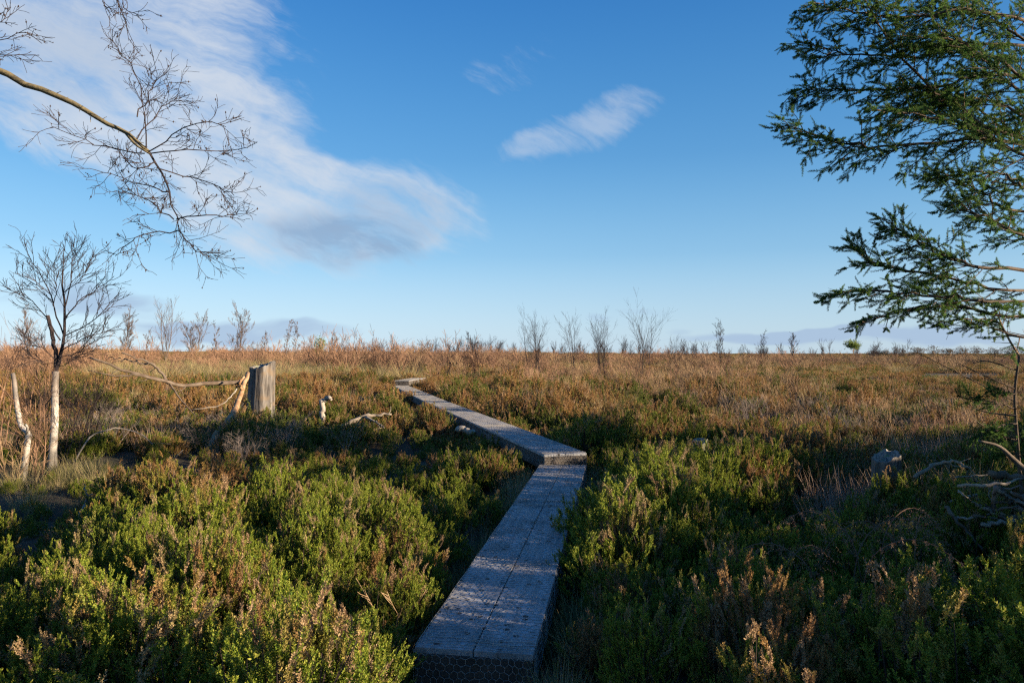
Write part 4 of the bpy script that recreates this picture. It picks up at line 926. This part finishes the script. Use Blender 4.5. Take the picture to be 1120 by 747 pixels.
for k, (x, y, ty, d_, lab, st, w_) in enumerate(BT): far_tree(x, y, ty, d_, lab, 700 + k, st, w=w_, mat='fartwig' if k < 11 else 'twig', group='bare trees along the horizon', nch=6)
q = np.random.RandomState(28)
for k in range(64):
    x = q.uniform(395, 1000) if k < 30 else q.choice([420, 470, 520, 600, 690, 750, 820, 880, 900, 960]) + q.normal() * 14; d_ = q.uniform(150, 260); far_tree(x, 387 if x < 700 else 389, (386 if x < 700 else 389) - q.uniform(5, 13), d_, 'tiny bare bush or sapling dotted along the far horizon', 800 + k, 2, 'tiny saplings on the horizon', 'twig', 1.5, 3, 'bare_sapling', 4)
def leafy_tree(px, base_py, top_py, d_, label, seed, mat, trunk_frac, wpx, name, group=None, n=420, leaf=.3, tm='darkwood'):
    q = np.random.RandomState(seed); p = at(px, base_py, d_); g_ = gz(p); H = at(px, top_py, d_)[2] - g_; W = wpx / F * d_ / 2
    root = empty(name, (p[0], p[1], g_), label, 'tree', group); b = MB(); b.tube(spline([(0, 0, -.1), (q.normal() * .05 * W, 0, H * .5), (0, 0, H * .9)], 8), np.linspace(H * .02, H * .006, 8), 6)
    for _ in range(9):
        a_ = q.uniform(0, 6.28); b.tube([(0, 0, H * trunk_frac * q.uniform(.9, 1.3)), (math.cos(a_) * W * .7, math.sin(a_) * W * .7, H * q.uniform(trunk_frac, .92))], [H * .008, H * .003], 4)
    b.obj('trunk', M[tm], root); c = MB(); k_ = 7
    cl = q.normal(size=(k_ * 3, 3)); cl = unit(cl) * q.uniform(.3, .85, (k_ * 3, 1)); id_ = q.randint(0, len(cl), n)
    P_ = cl[id_] + q.normal(size=(n, 3)) * .18; P_ = P_ * [W, W, H * (1 - trunk_frac) * .5] + [0, 0, H * (1 + trunk_frac) / 2]
    leaves_along(c, P_, unit(q.normal(size=(n, 3)) + [0, 0, .7]), np.full(n, leaf * 1.2), 5, leaf, leaf * .3, q.uniform(0, 1, n), rs=q); c.obj('crown', M[mat], root); return root
leafy_tree(933, 395, 373, 110, 'lone green pine with thin bare trunk on the right horizon', 1, 'pine', .64, 17, 'pine_tree', n=380, leaf=.32, tm='tantwig')
leafy_tree(350, 386, 366, 95, 'small olive green conifer on the left horizon right of the slim pair', 2, 'pine', .15, 14, 'small_conifer', n=260, leaf=.3)
q = np.random.RandomState(29)
for k, (x, ty, wd_) in enumerate([(968, 383, 14), (984, 381, 20), (1003, 380, 22), (1022, 379, 20), (1037, 381, 16), (1052, 380, 18), (1070, 379, 22), (1088, 381, 20), (1106, 379, 24), (1124, 380, 22), (955, 385, 14), (1142, 379, 24)]):
    leafy_tree(x, 391, ty - 1, 300 + q.uniform(-30, 30), 'hazy leafless tree in the far wood on the right horizon', 950 + k, 'farwood', .2, wd_, 'far_tree', 'trees of the far wood', n=300, leaf=.55)
# ------------------------------------------------------------------ sky, sun
SUN_AZ, SUN_EL = 108., 12.5
w = bpy.data.worlds.new('World'); S.world = w; w.use_nodes = True; nt = NT(w.node_tree); nt.n.clear()
D = nt.new('ShaderNodeTexCoord').outputs['Generated']; dx, dy, dz = nt.xyz(D)[:3]
sky = nt.new('ShaderNodeTexSky', sky_type='NISHITA'); sky.sun_disc = False
sky.sun_elevation = R(SUN_EL); sky.sun_rotation = R(SUN_AZ); sky.altitude = 50; sky.air_density = 1.0; sky.dust_density = .25; sky.ozone_density = 2.2
hs = nt.new('ShaderNodeHueSaturation'); hs.inputs['Saturation'].default_value = 1.12; hs.inputs['Hue'].default_value = .492; nt.k.new(sky.outputs[0], hs.inputs['Color'])
EXPO = 1.62
def lin(r, g, b): return tuple((((c / 255 + .055) / 1.055) ** 2.4) for c in (r, g, b))
E_ = .115; KK = 1 / (E_ * 2 ** EXPO)
elv = nt.m('DIVIDE', dz, nt.m('MAXIMUM', nt.m('SQRT', nt.m('ADD', nt.m('MULTIPLY', dx, dx), nt.m('MULTIPLY', dy, dy))), .02))
gr = nt.new('ShaderNodeValToRGB'); gr.color_ramp.interpolation = 'B_SPLINE'; er = gr.color_ramp.elements
stops = [(0., (190, 217, 238)), (.10, (178, 212, 238)), (.2, (140, 194, 233)), (.40, (84, 156, 216)), (.75, (42, 118, 194)), (1., (30, 98, 178))]
while len(er) < len(stops): er.new(.5)
for e_, (p_, c_) in zip(er, stops): e_.position = p_; e_.color = (*lin(*c_), 1)
nt.k.new(nt.m('MULTIPLY', elv, 1.4), gr.inputs[0])
clear = nt.vm('SCALE', gr.outputs[0]); clear.node.inputs['Scale'].default_value = KK
side = nt.ramp(dx, -.75, .75, 1.10, .90)                        # paler to the west, deeper to the right
clear2 = nt.vm('SCALE', clear); nt.put(clear2.node.inputs['Scale'], side)
skyc = nt.mix(.92, hs.outputs[0], clear2)
# clouds at fixed places in the sky: direction -> (u, v) over the northern half
yy = nt.m('MAXIMUM', dy, .06); u = nt.m('DIVIDE', dx, yy); v = nt.m('DIVIDE', dz, yy)
uv = nt.comb(u, v, 0.)
wv = nt.noise(uv, 3.2, 4, .6, color=True); wx, wy, _ = nt.xyz(wv)[:3]
u2 = nt.m('ADD', u, nt.m('MULTIPLY', nt.m('SUBTRACT', wx, .5), .16)); v2 = nt.m('ADD', v, nt.m('MULTIPLY', nt.m('SUBTRACT', wy, .5), .10))
def blob(px, py, rx, ry, ang, soft=1.0, uu=None, vv=None):
    cu, cv = (px - CX) / F, (HOR - py) / F; ca, sa = math.cos(R(ang)), math.sin(R(ang))
    a = nt.m('SUBTRACT', uu or u2, cu); b = nt.m('SUBTRACT', vv or v2, cv)
    p = nt.m('MULTIPLY', nt.m('ADD', nt.m('MULTIPLY', a, ca), nt.m('MULTIPLY', b, sa)), F / rx)
    q = nt.m('MULTIPLY', nt.m('SUBTRACT', nt.m('MULTIPLY', b, ca), nt.m('MULTIPLY', a, sa)), F / ry)
    return nt.ramp(nt.m('ADD', nt.m('MULTIPLY', p, p), nt.m('MULTIPLY', q, q)), 0., 1.0, soft, 0.)
def add(*xs):
    r = xs[0]
    for x in xs[1:]: r = nt.m('ADD', r, x)
    return r
def streak(ang, sx, sy, det, rough=.6):
    ca, sa = math.cos(R(ang)), math.sin(R(ang))
    a = nt.m('ADD', nt.m('MULTIPLY', u2, ca), nt.m('MULTIPLY', v2, sa)); b = nt.m('SUBTRACT', nt.m('MULTIPLY', v2, ca), nt.m('MULTIPLY', u2, sa))
    return nt.noise(nt.comb(nt.m('MULTIPLY', a, sx), nt.m('MULTIPLY', b, sy), 3.1), 1., det, rough)
n1 = streak(-22, 4.5, 19., 8, .66); n2 = streak(8, 4., 26., 6); n3 = nt.noise(uv, 6., 6, .65)
big = add(blob(110, 40, 300, 170, -30, .95), blob(215, 160, 210, 125, -35, .8), blob(325, 230, 185, 74, -14, 1.05), blob(418, 232, 128, 66, -6, 1.15), blob(40, 130, 170, 70, -10, .5), blob(0, -160, 500, 260, 0, .8))
wisp = add(blob(620, 152, 95, 34, 10, .75), blob(680, 122, 62, 36, 8, .8), blob(560, 72, 75, 45, 20, .45), blob(590, 160, 60, 20, 0, .4))
low = add(blob(130, 335, 90, 30, -5, .7), blob(60, 322, 120, 40, 0, .55), blob(290, 361, 150, 17, 0, 1.0), blob(200, 366, 110, 15, 0, .8), blob(215, 310, 60, 12, 0, .4),
          blob(850, 371, 170, 10, 0, .95), blob(950, 372, 190, 16, 0, .7), blob(1060, 366, 130, 20, 0, .5), blob(640, 352, 22, 9, 0, .6), blob(740, 362, 30, 6, 0, .6), blob(690, 342, 60, 7, 3, .35), blob(500, 328, 60, 12, 0, .25))
n4 = nt.noise(uv, 9., 8, .62, .6); n5 = streak(-30, 9., 42., 6, .65)
tex = nt.m('ADD', nt.m('MULTIPLY', nt.m('SUBTRACT', n1, .5), 1.7), nt.m('ADD', nt.m('MULTIPLY', nt.m('SUBTRACT', n4, .5), .75), nt.m('MULTIPLY', nt.m('SUBTRACT', n5, .5), .8)))
dens = nt.m('ADD', nt.m('MINIMUM', nt.m('MULTIPLY', big, .85), .95), tex)
dens = nt.m('MULTIPLY', nt.ramp(dens, .15, 1.3), nt.ramp(big, 0., .3))
wd_ = nt.m('MULTIPLY', nt.ramp(nt.m('ADD', wisp, nt.m('ADD', nt.m('MULTIPLY', nt.m('SUBTRACT', n3, .5), 1.8), nt.m('MULTIPLY', nt.m('SUBTRACT', n5, .5), 1.8))), .25, 1.35, 0, .42), nt.ramp(wisp, 0., .2))
ld_ = nt.m('MULTIPLY', nt.ramp(nt.m('ADD', low, nt.m('MULTIPLY', nt.m('SUBTRACT', n2, .5), 1.3)), .3, 1.1, 0, .78), nt.ramp(low, 0., .25))
shade = nt.m('MULTIPLY', add(blob(370, 262, 120, 34, -10, 1.), blob(430, 238, 90, 42, -5, .7), blob(60, 60, 160, 90, 10, .35), blob(455, 285, 50, 20, -20, .6)), nt.ramp(n1, .3, .62, .35, 1.))
cw = nt.new('ShaderNodeRGB'); cw.outputs[0].default_value = (*[c * KK for c in lin(216, 223, 233)], 1)
cg = nt.new('ShaderNodeRGB'); cg.outputs[0].default_value = (*[c * KK for c in lin(150, 174, 204)], 1)
cb = nt.new('ShaderNodeRGB'); cb.outputs[0].default_value = (*[c * KK for c in lin(166, 190, 220)], 1)
ccol = nt.mix(nt.m('MINIMUM', shade, 1.), cw.outputs[0], cg.outputs[0])
c = nt.mix(nt.m('MULTIPLY', dens, .86), skyc, ccol)
c = nt.mix(wd_, c, cw.outputs[0]); c = nt.mix(ld_, c, cb.outputs[0])
bg = nt.new('ShaderNodeBackground'); nt.k.new(c, bg.inputs[0]); bg.inputs[1].default_value = E_
wo = nt.new('ShaderNodeOutputWorld'); nt.k.new(bg.outputs[0], wo.inputs[0])
ld = bpy.data.lights.new('sun', 'SUN'); ld.energy = 5.0; ld.angle = R(.53); ld.color = (1., .82, .60)
so = bpy.data.objects.new('sun', ld); COL.objects.link(so)
az, el = R(SUN_AZ), R(SUN_EL); sd = Vector((math.sin(az) * math.cos(el), math.cos(az) * math.cos(el), math.sin(el)))
so.rotation_euler = sd.to_track_quat('Z', 'Y').to_euler(); so.location = (20, -8, 12)
S.view_settings.view_transform = 'Standard'; S.view_settings.look = 'None'; S.view_settings.exposure = EXPO; S.view_settings.gamma = 1
S.render.engine = 'CYCLES'; cy = S.cycles
cy.use_denoising = False; cy.denoiser = 'OPENIMAGEDENOISE'; cy.denoising_input_passes = 'RGB_ALBEDO_NORMAL'
cy.max_bounces = 5; cy.diffuse_bounces = 3; cy.glossy_bounces = 2; cy.transmission_bounces = 3; cy.transparent_max_bounces = 4
cy.use_adaptive_sampling = True; cy.adaptive_threshold = .015; cy.caustics_reflective = False; cy.caustics_refractive = False
S.render.film_transparent = False

cy.pixel_filter_type = 'BLACKMAN_HARRIS'; cy.filter_width = 1.25
